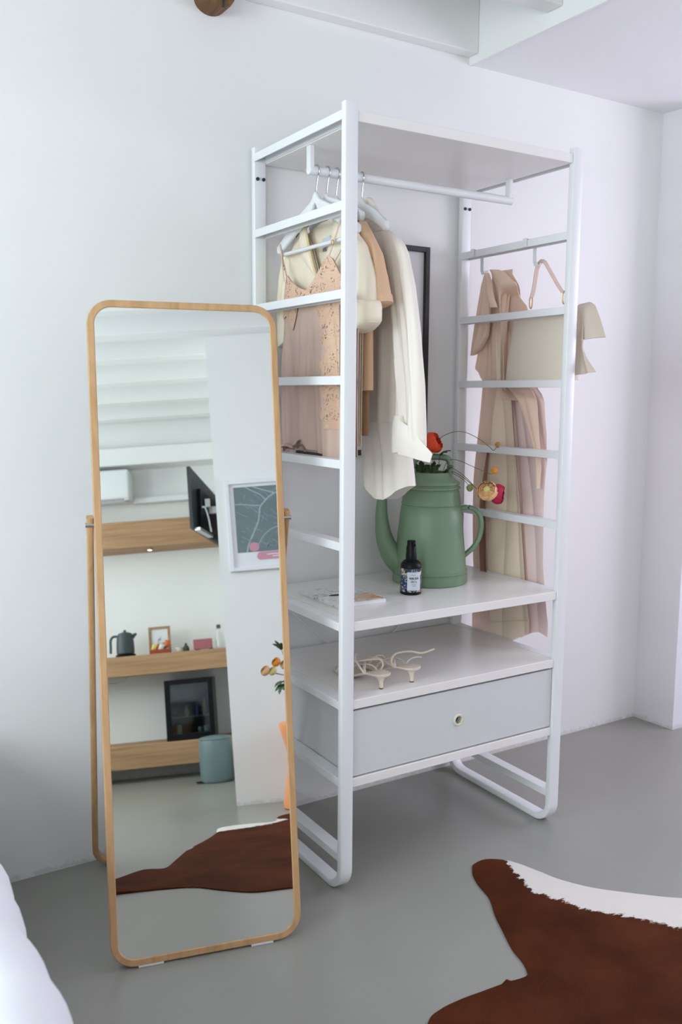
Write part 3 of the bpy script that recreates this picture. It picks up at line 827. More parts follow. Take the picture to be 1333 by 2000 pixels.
def cami_pt(s, z, off=0):
    bulge = -.012*math.cos(min(1, abs(s)/.23)*PI/2)
    edge = .010*smooth01((abs(s)-.15)/.07)
    return P1.p(s, z, max(-.026, -.002+bulge+edge+cami_fold(s, z))+off)
def cami_f(u, v):
    nar = 1.0
    s = -.198-.020*smooth01(v*2.5)+(.406+.020*smooth01(v*2.5))*u
    zt = neck(s)
    z = zt+(hem(s)-zt)*v
    pin = .010*math.sin(PI*min(1, max(0, (1.72-z)/.47)))
    return cami_pt(s*(1-pin), z)
bm = bmesh.new(); grid(bm, cami_f, 90, 60, .0015); obj('body', bm, M['cami'], cami, smooth=True, angle=70)
def cami_back(u, v):
    s = -.215+.42*u; z = 1.70+(1.245-1.70)*v
    return P1.p(s, z, .012+.004*math.sin(s*40))
bm = bmesh.new(); grid(bm, cami_back, 40, 20, .0015); obj('back', bm, M['cami'], cami, smooth=True, angle=70)
def lace_cup(u, v):
    s = -.198+.406*u; zt = neck(s)
    zb = 1.655+.035*math.cos((s+.03)*30)+.02*math.sin(s*70)
    z = zt+.002+(min(zb, zt-.02)-zt)*v
    return cami_pt(s, z, -.0045)
bm = bmesh.new(); grid(bm, lace_cup, 90, 12, .001); obj('lace_trim', bm, M['lace'], cami, smooth=True, angle=70)
def lace_strip(u, v):
    z = 1.69-.37*v; w0 = .070+.012*math.sin(v*34)+.012*v; s = w0+(.150-w0)*u
    return cami_pt(s, z, -.0040)
bm = bmesh.new(); grid(bm, lace_strip, 14, 60, .001); obj('lace_panel', bm, M['lace'], cami, smooth=True, angle=70)
def hem_roll(u, v):
    s = -.205+.165*u; a = v*PI*1.5
    r = .010+.006*math.sin(u*9)
    c = cami_pt(s, hem(s)+.004-.012*math.sin(PI*u)+.003*math.sin(u*25), -.004)
    return c+Vector((-r*math.cos(a), 0, r*math.sin(a)*.8))
bm = bmesh.new(); grid(bm, hem_roll, 36, 10, .0012); obj('tucked_hem', bm, M['cami'], cami, smooth=True, angle=70)
for (s0, z0, s1, z1) in ((-.205, 1.866, -.160, 1.772), (.150, 1.885, .098, 1.800)):
    b = bmesh.new()
    p0, p1_ = P1.p(s0, z0, -.010), cami_pt(s1, z1, -.003)
    sweep(b, [p0+Vector((.02, 0, .006)), p0+Vector((0, 0, .004)), p0.lerp(p1_, .3), p0.lerp(p1_, .7), p1_], rect_section(.007, .0018), up=P1.d)
    st = obj('shoulder_strap', b, M['strap'], cami)
    b = bmesh.new(); q = p0.lerp(p1_, .72 if s0 < 0 else .62)
    tube(b, [q+P1.d*.006*math.cos(a)+Vector((-.003, 0, .007*math.sin(a))) for a in [2*PI*k/14 for k in range(14)]], .0012, 6, closed=True)
    obj('strap_ring', b, M['gold'], st, smooth=True)
b = bmesh.new(); sweep(b, [P1.p(-.192, 1.85, -.012), P1.p(-.170, 1.79, -.018), P1.p(-.150, 1.755, -.024)], rect_section(.005, .0016), up=P1.d); obj('shoulder_strap', b, M['strap'], cami)

# --- cream shirt
shirt = thing('shirt', 'cream silk short-sleeved shirt with open collar behind the camisole', 'shirt', tuple(P2.p(0, 1.25)))
def shirt_rip(u, v, f): return .006*math.sin(u*23+v*3)*smooth01(v*3)
def shirt_front(side):
    def fn(u, v):
        # from the centre edge to the side seam
        zt = np.interp(u, [0, .25, .55, .8, 1] if side < 0 else [0, .38, .66, .84, 1], [1.752, 1.85, 1.912, 1.885, 1.842])
        s_c = np.interp(v, [0, .25, 1], [-.022, -.020, -.018])
        sc = (-.021, -.021)
        sside = (.165 if side > 0 else -.205)
        s = -.021+(sside+.021)*u
        # neck edge leans outwards towards the collar
        z = zt+(1.27-zt)*v
        t = -.002-.006*math.sin(PI*u)*smooth01(v*2+.3)+.003*math.sin(u*14+v*2)*smooth01(v*2)+(.012*u if side < 0 else 0)
        return P2.p(s, z, t)
    return fn
for sd in (1, -1):
    bm = bmesh.new(); grid(bm, shirt_front(sd), 30, 40, .0015); obj('front_panel', bm, M['cream'], shirt, smooth=True, angle=70)
def shirt_back(u, v):
    s = -.20+.36*u; zt = np.interp(u, [0, .3, .45, .6, .75, 1], [1.845, 1.905, 1.918, 1.918, 1.895, 1.85]); z = zt+(1.27-zt)*v
    return P2.p(s, z, .014+.005*math.sin(u*17)*v)
bm = bmesh.new(); grid(bm, shirt_back, 30, 30, .0015); obj('back', bm, M['cream'], shirt, smooth=True, angle=70)
# collar: two lapels turned out along the V neck, and the stand behind
def lapel(side):
    ctr = [(-.021, 1.750), (-.056 if side < 0 else .022, 1.83), (-.086 if side < 0 else .046, 1.885), (-.084 if side < 0 else .044, 1.925)]
    outr = [(-.030 if side < 0 else -.010, 1.745), (-.110 if side < 0 else .072, 1.815), (-.136 if side < 0 else .098, 1.868), (-.104 if side < 0 else .060, 1.922)]
    A = spline([(a, b, 0) for a, b in ctr], 8); B = spline([(a, b, 0) for a, b in outr], 8); n = len(A)-1
    def fn(u, v):
        i = min(n, int(round(v*n))); p = A[i].lerp(B[i], u)
        return P2.p(p.x, p.y, -.010-.008*math.sin(PI*u)+.004*u)
    return fn, n
for sd in (-1, 1):
    fn, n = lapel(sd); bm = bmesh.new(); grid(bm, fn, 8, n, .0015); obj('collar', bm, M['cream'], shirt, smooth=True, angle=70)
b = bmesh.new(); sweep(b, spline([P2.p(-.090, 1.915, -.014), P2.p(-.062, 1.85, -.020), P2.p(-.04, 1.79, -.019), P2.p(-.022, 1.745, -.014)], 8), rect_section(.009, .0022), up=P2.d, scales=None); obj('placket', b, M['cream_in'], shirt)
b = bmesh.new(); prism(b, [P2.p(-.035, 1.868, .010), P2.p(.006, 1.874, .010), P2.p(.004, 1.846, .010), P2.p(-.034, 1.842, .010)], P2.n*-.0012); lab = obj('neck_label', b, M['label'], shirt)
lab['label'] = 'small woven neck label'
b = bmesh.new(); prism(b, [P2.p(-.030, 1.840, .009), P2.p(-.016, 1.842, .009), P2.p(-.016, 1.833, .009), P2.p(-.030, 1.831, .009)], P2.n*-.0012); obj('size_tag', b, M['greyink'], shirt)
# sleeves
rowsR = [(1.872, .120, .150, .012), (1.82, .120, .197, .026), (1.735, .130, .230, .034), (1.655, .140, .243, .036), (1.612, .145, .246, .036)]
rowsL = [(1.845, -.248, -.190, .010), (1.78, -.268, -.175, .014), (1.70, -.276, -.175, .016), (1.624, -.280, -.180, .016), (1.590, -.262, -.186, .016)]
for rr_, to_ in ((rowsR, -.014), (rowsL, .012)):
    bm = bmesh.new(); loft_z(bm, P2, rr_, 24, 32, lambda u, v, f: .004*math.sin(u*19+v*6), to_); sl_ = obj('sleeve', bm, M['cream'], shirt, smooth=True, angle=70)
    z, s0, s1, bb = rr_[-1]
    bm = bmesh.new(); loft_z(bm, P2, [(z+.058, s0-.006, s1+.002, bb+.003), (z+.04, s0-.008, s1+.008, bb+.006), (z-.012, s0-.010, s1+.006, bb+.007), (z-.028, s0-.002, s1-.022, bb+.004)], 8, 32, None, to_, zjit=lambda u, v: (.018*u)*v); obj('cuff', bm, M['cream'], sl_, smooth=True, angle=70)

# --- tan top
tan = thing('blouse', 'tan cotton top with short sleeves hanging behind the cream shirt', 'top', tuple(P3.p(0, 1.4)))
bm = bmesh.new(); loft_z(bm, P3, [(1.912, -.05, .085, .008), (1.885, -.12, .140, .014), (1.80, -.16, .158, .022), (1.65, -.165, .165, .026), (1.50, -.17, .170, .027), (1.43, -.175, .172, .027)], 40, 44, lambda u, v, f: .007*math.sin(u*21+1+v*2)*v, .004, zjit=lambda u, v: -.016*(1-u)*v)
obj('body', bm, M['tan'], tan, smooth=True, angle=70)
bm = bmesh.new(); loft_z(bm, P3, [(1.895, .10, .142, .010), (1.80, .115, .212, .026), (1.738, .130, .233, .031), (1.672, .142, .248, .033)], 20, 32, lambda u, v, f: .004*math.sin(u*15+v*5), -.006, zjit=lambda u, v: -.022*(1-u)*v)
slv = obj('sleeve', bm, M['tan'], tan, smooth=True, angle=70)
bm = bmesh.new(); loft_z(bm, P3, [(1.690, .139, .246, .0345), (1.670, .141, .251, .0350)], 3, 32, None, -.006, zjit=lambda u, v: -.022*(1-u)); obj('cuff', bm, M['tan'], slv, smooth=True, angle=70)
bm = bmesh.new(); loft_z(bm, P3, [(1.45, -.15, .150, .018), (1.36, -.15, .152, .019), (1.30, -.14, .15, .018)], 10, 36, lambda u, v, f: .004*math.sin(u*20), .004); und = obj('jacket_shade_panel', bm, M['brown'], tan, smooth=True, angle=70)  # brown loft stands in for the jacket's shaded inside
und['label'] = 'brown panel painting the shaded jacket interior below the tan top'
b = bmesh.new(); sweep(b, spline([P3.p(.150, 1.43, -.028), P3.p(.153, 1.395, -.034), P3.p(.146, 1.37, -.036), P3.p(.134, 1.345, -.034)], 6), rect_section(.005, .0016), up=P3.d); obj('tie_string', b, M['tan'], tan)

# --- ivory jacket
jac = thing('jacket', 'long ivory jacket with rolled sleeve hanging rightmost on the rail', 'jacket', tuple(P5.p(0, 1.13)))
def jr(u, v, f): return (.007*math.sin(u*13+.4+v*1.5)+.004*math.sin(u*31+v*4))*smooth01(v*1.6)
def jz(u, v):
    s = u
    d = 0
    if v > .72:
        k = (v-.72)/.28
        d += .085*k*smooth01((.40-u)/.40)       # cutaway corner on the inner side
        d += .052*k*smooth01((u-.55)/.45)       # hem rises to the outer side
    return d
bm = bmesh.new()
loft_z(bm, P5, [(1.99, -0.041, -0.015, .0067), (1.954, -0.074, 0.011, .0111), (1.909, -0.112, 0.049, .0144), (1.864, -0.144, 0.09, .0178), (1.805, -0.15, 0.142, .020), (1.705, -0.137, 0.167, .0222), (1.502, -0.119, 0.174, .0244), (1.339, -0.099, 0.178, .0255), (1.235, -0.045, 0.199, .0266), (1.105, -0.041, 0.221, .0278)], 80, 72, jr, .0266, zjit=jz)
obj('body', bm, M['ivory'], jac, smooth=True, angle=70)
bm = bmesh.new()
loft_z(bm, P5, [(1.884, 0.079, 0.124, .0067), (1.863, 0.093, 0.165, .0122), (1.833, 0.107, 0.198, .0167), (1.808, 0.117, 0.214, .0189), (1.716, 0.135, 0.247, .0222), (1.59, 0.158, 0.276, .0233), (1.446, 0.179, 0.299, .0233), (1.34, 0.186, 0.306, .0233), (1.276, 0.186, 0.31, .0222)], 80, 72,
       lambda u, v, f: (.0060*math.sin(u*10+v*2.2+.8)+.0040*math.sin(u*23-v*3.5)+.0018*math.sin(u*47+v*5))*smooth01(v*1.5)*smooth01((1.15-v)*4), .000)
sl_ = obj('sleeve', bm, M['ivory'], jac, smooth=True, angle=70)
# rolled cuff and the corner of the cuff sticking out
bm = bmesh.new(); loft_z(bm, P5, [(1.359, 0.208, 0.237, .0133), (1.329, 0.203, 0.243, .0172), (1.276, 0.202, 0.244, .0183), (1.252, 0.203, 0.241, .0167)], 10, 28, None, -.026, zjit=lambda u, v: .006*u*v); obj('cuff', bm, M['ivory'], sl_, smooth=True, angle=70)
def flap(u, v):
    a = Vector((.237, 1.347)).lerp(Vector((.342, 1.257)), u); a.y += .010*math.sin(PI*u); b_ = Vector((.234, 1.252)).lerp(Vector((.333, 1.233)), u)
    p = a.lerp(b_, v); return P5.p(p.x, p.y, -.036-.007*math.sin(v*PI)*(1-u)+.036*u+.003*math.sin(u*7))
bm = bmesh.new(); grid(bm, flap, 20, 10, .004); obj('cuff_corner', bm, M['ivory'], sl_, smooth=True, angle=70)
# waist seam and collar
b = bmesh.new(); tube(b, [P5.p(-.002+.144*q/12, 1.337-.002*q/12, .0266-.0255*(math.sin(math.acos(max(-1, min(1, 2*((-.002+.144*q/12+.099)/.277)-1))))**.75)-.004) for q in range(13)], .0014, 6); obj('pocket_seam', b, M['ivory'], jac, smooth=True)
bm = bmesh.new(); loft_z(bm, P5, [(1.998, -0.035, -0.007, .0111), (1.966, -0.051, 0.028, .0144), (1.922, -0.061, 0.062, .0155), (1.893, -0.048, 0.079, .0089)], 14, 28, None, .022); obj('collar', bm, M['ivory'], jac, smooth=True, angle=70)

# ------------------------------------------------------------------ right ladder: hooks, coat, bag
class PlX(Pl):
    def __init__(s_, x, y): s_.o = Vector((x, y, 0)); s_.d = Vector((0, -1, 0)); s_.n = Vector((1, 0, 0))
PC = PlX(.868, .27); PB = PlX(.875, .27)
def s_hook(y, zlow, label):
    zt = Z0-PITCH
    h = thing('hook', label, 'hook', (.85, y, zt), 'white hooks on the right ladder')
    b = bmesh.new()
    # flat strip folded over the rung, down its outer side and curled outwards
    pts = [(W_-PX-.003, y, zt-.022), (W_-PX-.003, y, zt+.003), (W_+.003, y, zt+.003), (W_+.003, y, zt-.02), (W_+.0035, y, zlow+.012), (W_+.010, y, zlow), (W_+.020, y, zlow+.002), (W_+.026, y, zlow+.014)]
    sweep(b, pts, rect_section(.017, .0028), up=(0, 1, 0)); obj('strip', b, M['white'], h)
    return h
s_hook(.462, 1.838, 'white over-rung hook carrying the camel coat')
s_hook(.200, 1.838, 'white over-rung hook carrying the beige handbag')

coat = thing('coat', 'long camel coat with pink lining hanging from the right ladder', 'coat', (.868, .27, .55))
crow = [(1.850, -.195, -.100), (1.838, -.202, -.080), (1.80, -.210, -.045), (1.761, -.216, -.002), (1.707, -.228, .050), (1.657, -.235, .085), (1.600, -.242, .105), (1.512, -.257, .110), (1.466, -.224, .100), (1.438, -.226, .087), (1.287, -.236, .118), (1.118, -.250, .122), (.859, -.255, .128), (.723, -.256, .151), (.62, -.255, .166), (.54, -.25, .168)]
def cpt(s, z, t):
    # where the handbag hangs in front, the coat is pushed outwards behind it
    bc = .062*smooth01((s+.115)/.075)*smooth01((z-1.40)/.06)*smooth01((1.80-z)/.05)
    return PC.p(s-1.5*bc, z, t+bc)
def crease(x):
    # soft rounded pleat with a sharp valley
    return abs(math.sin(x))**.75
def coat_fold(s, z):
    k = smooth01((1.86-z)/.28)
    fan = (s+.175)/(.16+.62*(1.86-z)/1.3)        # folds fan out from the hook
    f = -.026*k*crease(fan*7.6+.9)-.013*k*crease(fan*15.5+.35+.5*math.sin(z*4))
    f += .006*math.sin(z*7+s*12)*k
    return f
# boundaries between coat front, pale panel and pink lining
bd1 = [(1.86, -.150), (1.70, -.135), (1.438, -.115), (1.300, -.128), (1.186, -.134), (1.05, -.138), (.9, -.126), (.75, -.112), (.54, -.100)]
bd2 = [(1.86, -.120), (1.70, -.080), (1.438, -.050), (1.300, -.040), (1.193, -.024), (1.05, .004), (.931, .025), (.75, .055), (.60, .078), (.54, .082)]
def coat_strip(lo, hi, z_top, dt, m, name, nu, label=None):
    def fn(u, v):
        z = z_top+(.551-z_top)*v
        a = lo(z); b_ = hi(z); s = a+(b_-a)*u
        s0, s1 = itp(z, crow, 1), itp(z, crow, 2); g = (s-s0)/(s1-s0)
        hem_ = (.066*smooth01((g-.45)*1.9)-.006*math.sin(g*14))*smooth01((v-.80)/.2)
        return cpt(s, z+hem_, .036+dt+coat_fold(s, z)+.004*math.sin(PI*u))
    b = bmesh.new(); grid(b, fn, nu, 130, .002); o = obj(name, b, m, coat, smooth=True, angle=80)
    if label: o['label'] = label
L_ = lambda z: itp(z, crow, 1); R_ = lambda z: itp(z, crow, 2); B1 = lambda z: itp(z, bd1, 1); B2 = lambda z: itp(z, bd2, 1)
coat_strip(L_, lambda z: min(B1(z)+.05, R_(z)), 1.850, .008, M['coat'], 'body', 40)
coat_strip(B1, lambda z: B2(z), 1.848, -.008, M['coat_light'], 'front_panel', 50, 'pale beige front panel of the coat')
coat_strip(lambda z: min(B2(z)-.055, R_(z)-.01), R_, 1.47, .010, M['lining'], 'lining', 46, 'shiny pink satin lining')
def upper_right(u, v):
    z = 1.835+(1.40-1.835)*v; a = B2(z)-.055; b_ = R_(z)-.01; s = a+(max(a+.004, b_)-a)*u
    return cpt(s, z, .030+coat_fold(s, z))
bm = bmesh.new(); grid(bm, upper_right, 30, 40, .002); obj('shoulder_back', bm, M['coat'], coat, smooth=True, angle=80)
def coat_hump(u, v):
    # rounded shoulder thrown over the hook, falling away to the right
    z = 1.848-.25*v
    sA = np.interp(v, [0, .08, .3, .6, 1], [-.165, -.160, -.140, -.118, -.095]); sB = np.interp(v, [0, .04, .12, .25, .5, .75, 1], [-.125, -.098, -.070, -.026, .048, .082, .095])
    s = sA+(sB-sA)*u
    return cpt(s, z, .004-.022*math.sin(PI*u)*(1-.55*v)+.006*math.sin(u*8+v*5)*v)
bm = bmesh.new(); grid(bm, coat_hump, 36, 36, .003); obj('shoulder', bm, M['coat'], coat, smooth=True, angle=80)
def coat_tab(u, v):
    z = 1.838-.120*v; s = -.176+.030*v+(.022+.018*v)*u
    return cpt(s, z, -.014-.012*math.sin(PI*u)+.003*math.sin(v*7))
bm = bmesh.new(); grid(bm, coat_tab, 10, 14, .004); obj('collar_end', bm, M['coat'], coat, smooth=True, angle=80)
bm = bmesh.new(); loft_z(bm, PC, [(1.835, -.196, -.172, .008), (1.80, -.208, -.166, .013), (1.741, -.220, -.160, .016), (1.657, -.236, -.162, .018), (1.600, -.247, -.168, .019), (1.558, -.255, -.200, .016)], 26, 30, lambda u, v, f: .003*math.sin(u*14+v*5), .002, zjit=lambda u, v: (.030*u)*v)
obj('sleeve', bm, M['coat'], coat, smooth=True, angle=80)
def facing(u, v):
    z = 1.47-.36*v; s0 = np.interp(v, [0, .2, .4, .6, .8, 1], [-.02, .030, .062, .088, .106, .118]); s1 = np.interp(v, [0, .2, .4, .6, .8, 1], [.085, .097, .110, .120, .124, .126])
    s = s0+(s1-s0)*u; return cpt(s, z, .010+coat_fold(s, z)-.010*math.sin(PI*u)+.010*v)
bm = bmesh.new(); grid(bm, facing, 12, 30, .003); obj('facing', bm, M['coat'], coat, smooth=True, angle=80)
def fold_shade(u, v):  # dark sheet laid where the coat fold is only in shade
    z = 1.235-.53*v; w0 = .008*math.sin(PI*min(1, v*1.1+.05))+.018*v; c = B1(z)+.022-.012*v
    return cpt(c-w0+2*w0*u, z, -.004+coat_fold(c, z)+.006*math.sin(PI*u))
bm = bmesh.new(); grid(bm, fold_shade, 6, 24, .002); o = obj('painted_fold_shade', bm, M['coat_shade'], coat, smooth=True, angle=80); o['label'] = 'dark brown strip painting the shade between the coat fronts'
b = bmesh.new(); sweep(b, [PC.p(-.098+.17*q/16, .606+.040*q/16, .025+coat_fold(-.098+.17*q/16, .59)) for q in range(17)], rect_section(.003, .0025), up=(1, 0, 0)); obj('hem_seam', b, M['coat'], coat)

bag = thing('handbag', 'beige leather handbag with short blush strap hanging from right ladder', 'bag', (.895, .17, 1.47))
def bag_pt(s, z, t): return PB.p(s, z, t)
bm = bmesh.new()
rows = []
nz = 22; nseg = 40; zt, zb = 1.688, 1.468; rings = []
for j in range(nz+1):
    v = j/nz; z = zt+(zb-zt)*v; s0 = -.048-.026*v; s1 = .232+.012*v; b = .014+.014*smooth01(v*1.2)
    ring = []
    for q in range(nseg):
        a = 2*PI*q/nseg; ca, sa = math.cos(a), math.sin(a)
        s = (s0+s1)/2+(s1-s0)/2*math.copysign(abs(ca)**.28, ca); t = .012-b*math.copysign(abs(sa)**.45, sa)
        t += -.004*math.sin(PI*v)*math.sin(PI*(s-s0)/(s1-s0))*(1 if sa > 0 else -1)
        ring.append(bm.verts.new(bag_pt(s, z, t)))
    rings.append(ring)
for A, B in zip(rings, rings[1:]):
    for q in range(nseg): bm.faces.new((A[q], A[(q+1) % nseg], B[(q+1) % nseg], B[q]))
bm.faces.new(rings[0]); bm.faces.new(rings[-1][::-1])
obj('body', bm, M['bag'], bag, smooth=True, angle=55)
def bflap(u, v):
    # flap folded over the top edge at the back of the bag and falling past its right end
    s = np.interp(v, [0, .12, .3, .6, 1], [.228, .250, .270, .293, .318]); z = np.interp(v, [0, .12, .3, .6, 1], [1.706, 1.708, 1.696, 1.654, 1.598])
    s2 = np.interp(v, [0, .3, .6, 1], [.228, .240, .252, .262]); z2 = np.interp(v, [0, .3, .6, 1], [1.694, 1.674, 1.634, 1.592])
    return bag_pt(s+(s2-s)*u, z+(z2-z)*u, .052-.034*u-.010*math.sin(PI*u))
bm = bmesh.new(); grid(bm, bflap, 10, 20, .004); obj('side_flap', bm, M['bag_flap'], bag, smooth=True, angle=70)
def gusset(u, v):
    z = 1.685-.205*v; s0 = .228+.004*v; s1 = np.interp(v, [0, .3, .6, .8, 1], [.240, .262, .268, .288, .318])
    return bag_pt(s0+(s1-s0)*u, z+.012*u*v, .006+.016*math.sin(u*9+v*4)*smooth01(v*2)*.5+.006*u)
bm = bmesh.new(); grid(bm, gusset, 16, 24, .003); obj('gusset', bm, M['bag_flap'], bag, smooth=True, angle=70)
b = bmesh.new(); sweep(b, spline([bag_pt(-.035, 1.690, .012), bag_pt(.08, 1.692, .008), bag_pt(.215, 1.692, .012)], 8), rect_section(.012, .003), up=(1, 0, 0)); obj('top_edge', b, M['bag_flap'], bag)
stp = spline([bag_pt(.040, 1.740, -.001), bag_pt(.052, 1.772, -.003), bag_pt(.065, 1.825, -.006), bag_pt(.074, 1.848, -.002), bag_pt(.090, 1.850, .0), bag_pt(.104, 1.832, .004), bag_pt(.145, 1.775, .008), bag_pt(.170, 1.745, .010)], 6)
b = bmesh.new(); sweep(b, stp, rect_section(.003, .016), up=(0, -1, .0)); strap = obj('strap', b, M['strap'], bag, smooth=True, angle=50)
for s, z, t in ((.035, 1.724, .001), (.179, 1.728, .008)):
    b = bmesh.new(); tube(b, [bag_pt(s+.007*math.cos(a), z+.020*math.sin(a), t) for a in [2*PI*k/16 for k in range(16)]], .0022, 8, closed=True); obj('ring', b, M['gold'], strap, smooth=True)

# ------------------------------------------------------------------ shelf things
ZS = Z0-6*PITCH+.0005; ZS2 = Z0-7*PITCH+.0005
HV = Vector((.5247, .8513, 0)); DV = Vector((HV.y, -HV.x, 0))     # viewing direction on plan and the axis spout-handle of the can
CC = Vector((.549, .350, 0)) + DV*.012
can = thing('watering_can', 'sage green coffee-pot shaped watering can used as a vase on shelf', 'watering can', (CC.x, CC.y, ZS))
def cp(s, z, t=0): return Vector((CC.x, CC.y, 0))+DV*(s-.012)+HV*t+Vector((0, 0, z))
prof = [(.120, 0), (.1245, .002), (.1255, .006), (.1255, .028), (.1215, .032), (.1215, .035), (.1250, .038), (.1250, .042), (.1210, .046), (.1165, .10), (.1105, .16), (.1045, .22), (.1005, .254), (.0975, .258), (.0975, .261), (.1000, .264), (.0985, .268), (.0930, .306), (.0905, .309), (.0905, .312), (.0960, .316), (.0958, .321), (.0905, .325), (.0905, .328), (.0945, .331), (.0935, .335), (.0880, .340), (.0740, .352), (.0640, .360), (.0600, .368), (.0570, .369), (.0565, .360), (.085, .325), (.09, .30)]
bm = bmesh.new(); lathe(bm, prof, (CC.x, CC.y, ZS), 64, cap=False)
bot_ = [bm.verts.new((CC.x+.12*math.cos(2*PI*k/32), CC.y+.12*math.sin(2*PI*k/32), ZS+.001)) for k in range(32)]; bm.faces.new(bot_)
obj('body', bm, M['green'], can, smooth=True, angle=35)
sp = [(-.055, .842), (-.085, .856), (-.113, .880), (-.134, .915), (-.147, .960), (-.153, 1.010), (-.153, 1.055), (-.150, 1.090), (-.153, 1.118), (-.162, 1.142)]
sr_ = [.045, .043, .038, .032, .0265, .0215, .0180, .0155, .0145, .0150]
pts = spline([cp(a, b) for a, b in sp], 5); rad = [p.x for p in spline([(r, 0, 0) for r in sr_], 5)]
bm = bmesh.new(); tube(bm, pts, 1.0, 22, radii=rad); obj('spout', bm, M['green'], can, smooth=True, angle=60)
hp = [(.088, 1.036), (.118, 1.043), (.148, 1.043), (.172, 1.025), (.182, .990), (.176, .945), (.158, .912), (.136, .890), (.110, .868)]
bm = bmesh.new(); sweep(bm, spline([cp(a, b) for a, b in hp], 6), circ(.0085, 12, .0125), up=DV); obj('handle', bm, M['green'], can, smooth=True, angle=60)
tp = [(-.046, 1.150), (-.050, 1.180), (-.044, 1.202), (-.022, 1.212), (.020, 1.214), (.056, 1.211), (.070, 1.200), (.073, 1.180), (.068, 1.150)]
bm = bmesh.new(); sweep(bm, spline([cp(a, b) for a, b in tp], 6), circ(.0105, 12, .0135), up=HV.cross(DV)); obj('top_handle', bm, M['green'], can, smooth=True, angle=60)

# flowers in the can
def bloom(bm, c, r, n_layers=4, n_pet=8, squash=.75, axis=(0, 0, 1)):
    ax = Vector(axis).normalized(); q0 = ax.to_track_quat('Z', 'Y')
    bmesh.ops.create_icosphere(bm, subdivisions=2, radius=r*.40, matrix=Matrix.Translation(c))
    n_layers += 1
    for L in range(n_layers):
        f_ = L/(n_layers-1); rr_ = r*(.48+.52*f_); e_top = .22+.62*f_; half_ = 1.75*PI/n_pet
        for k_ in range(n_pet):
            a = 2*PI*(k_+.5*(L % 2))/n_pet+L*.4
            def fn(u, v):
                # petal lying on a ball, its rim flaring a little
                el = 2.25+(e_top-2.25)*v; wd_ = half_*math.sin(PI*min(1, .25+.62*v))*(u-.5)*2
                q_ = rr_*(1+.10*v*v+.05*math.sin(k_*2.1+L)+.05*v*math.cos(u*9+k_)); az = a+wd_
                p = Vector((q_*math.sin(el)*math.cos(az), q_*math.sin(el)*math.sin(az), q_*squash*math.cos(el)))
                return Vector(c)+q0 @ p
            grid(bm, fn, 4, 5, .0005)
def leaf_mesh(bm, base, d, ln, wd, lobes=3):
    d = Vector(d).normalized(); side = d.cross(Vector((0, 0, 1)));
    if side.length < .1: side = Vector((1, 0, 0))
    side.normalize(); nn = side.cross(d)
    for L in range(lobes):
        a = (L-(lobes-1)/2)*.75; dd = (d*math.cos(a)+side*math.sin(a)).normalized(); sd = dd.cross(nn).normalized()
        def fn(u, v): return Vector(base)+dd*ln*v*(1-.12*abs(a))+sd*(u-.5)*wd*math.sin(PI*min(1, .08+.92*v))*(1+.25*math.sin(v*18))+nn*(ln*.18*math.sin(v*2.6)-abs(u-.5)*wd*.3)
        grid(bm, fn, 4, 8, .0006)
def flower(name, label, pts, r, petal, axis, kind='bloom', stem_r=.0013, center=None):
    f = thing(name, label, 'flower', tuple(cp(*pts[0])), 'ranunculus flowers in the watering can')
    P = [cp(*p) for p in pts]
    b = bmesh.new(); tube(b, spline(P, 7), stem_r, 7); obj('stem', b, M['stem'], f, smooth=True)
    b = bmesh.new()
    if kind == 'bloom': bloom(b, P[-1], r, axis=axis)
    else:
        bmesh.ops.create_uvsphere(b, u_segments=14, v_segments=10, radius=r, matrix=Matrix.Translation(P[-1]) @ Matrix.Scale(1.15, 4, (0, 0, 1)))
        for k_ in range(5):
            a = 2*PI*k_/5
            leaf_mesh(b, P[-1]+Vector((0, 0, -r*.9)), (math.cos(a), math.sin(a), .9), r*1.7, r*1.0, 1)
    o = obj('bloom' if kind == 'bloom' else 'bud', b, petal, f, smooth=True, angle=60)
    if center:
        b = bmesh.new(); bmesh.ops.create_icosphere(b, subdivisions=2, radius=r*.45, matrix=Matrix.Translation(P[-1]+Vector(axis).normalized()*r*.22)); obj('centre', b, center, f, smooth=True)
    return f
toCam = -HV
flower('ranunculus', 'red-orange ranunculus beside the jacket cuff, highest bloom in the can', [(.018, 1.12, .0), (.016, 1.19, -.004), (.012, 1.225, -.012), (.012, 1.262, -.02)], .034, M['petal_red'], -HV*.5+DV*.9+Vector((0, 0, .5)))
flower('ranunculus', 'brownish closed bud at the end of the longest arching stem', [(.030, 1.12, .0), (.020, 1.20, -.006), (.024, 1.262, -.01), (.068, 1.293, -.015), (.113, 1.297, -.02), (.160, 1.276, -.025), (.196, 1.250, -.03), (.211, 1.238, -.03), (.224, 1.256, -.03)], .0085, M['bud_brown'], (0, 0, 1), 'bud', .0011)
flower('ranunculus', 'small orange half-open bud hanging above the peach bloom', [(.040, 1.13, .0), (.060, 1.195, -.01), (.090, 1.205, -.015), (.140, 1.186, -.03), (.190, 1.165, -.035), (.206, 1.160, -.035), (.215, 1.172, -.035)], .0105, M['petal_orange'], (0, 0, 1), 'bud', .001)
flower('ranunculus', 'peach ranunculus with yellow centre, largest bloom facing the camera', [(.045, 1.13, .0), (.070, 1.175, -.012), (.100, 1.165, -.02), (.135, 1.135, -.035), (.165, 1.10, -.045), (.180, 1.086, -.05), (.190, 1.106, -.052)], .033, M['petal_peach'], -HV*.8-DV*.25+Vector((0, 0, .5)), 'bloom', .0012, M['petal_yellow'])
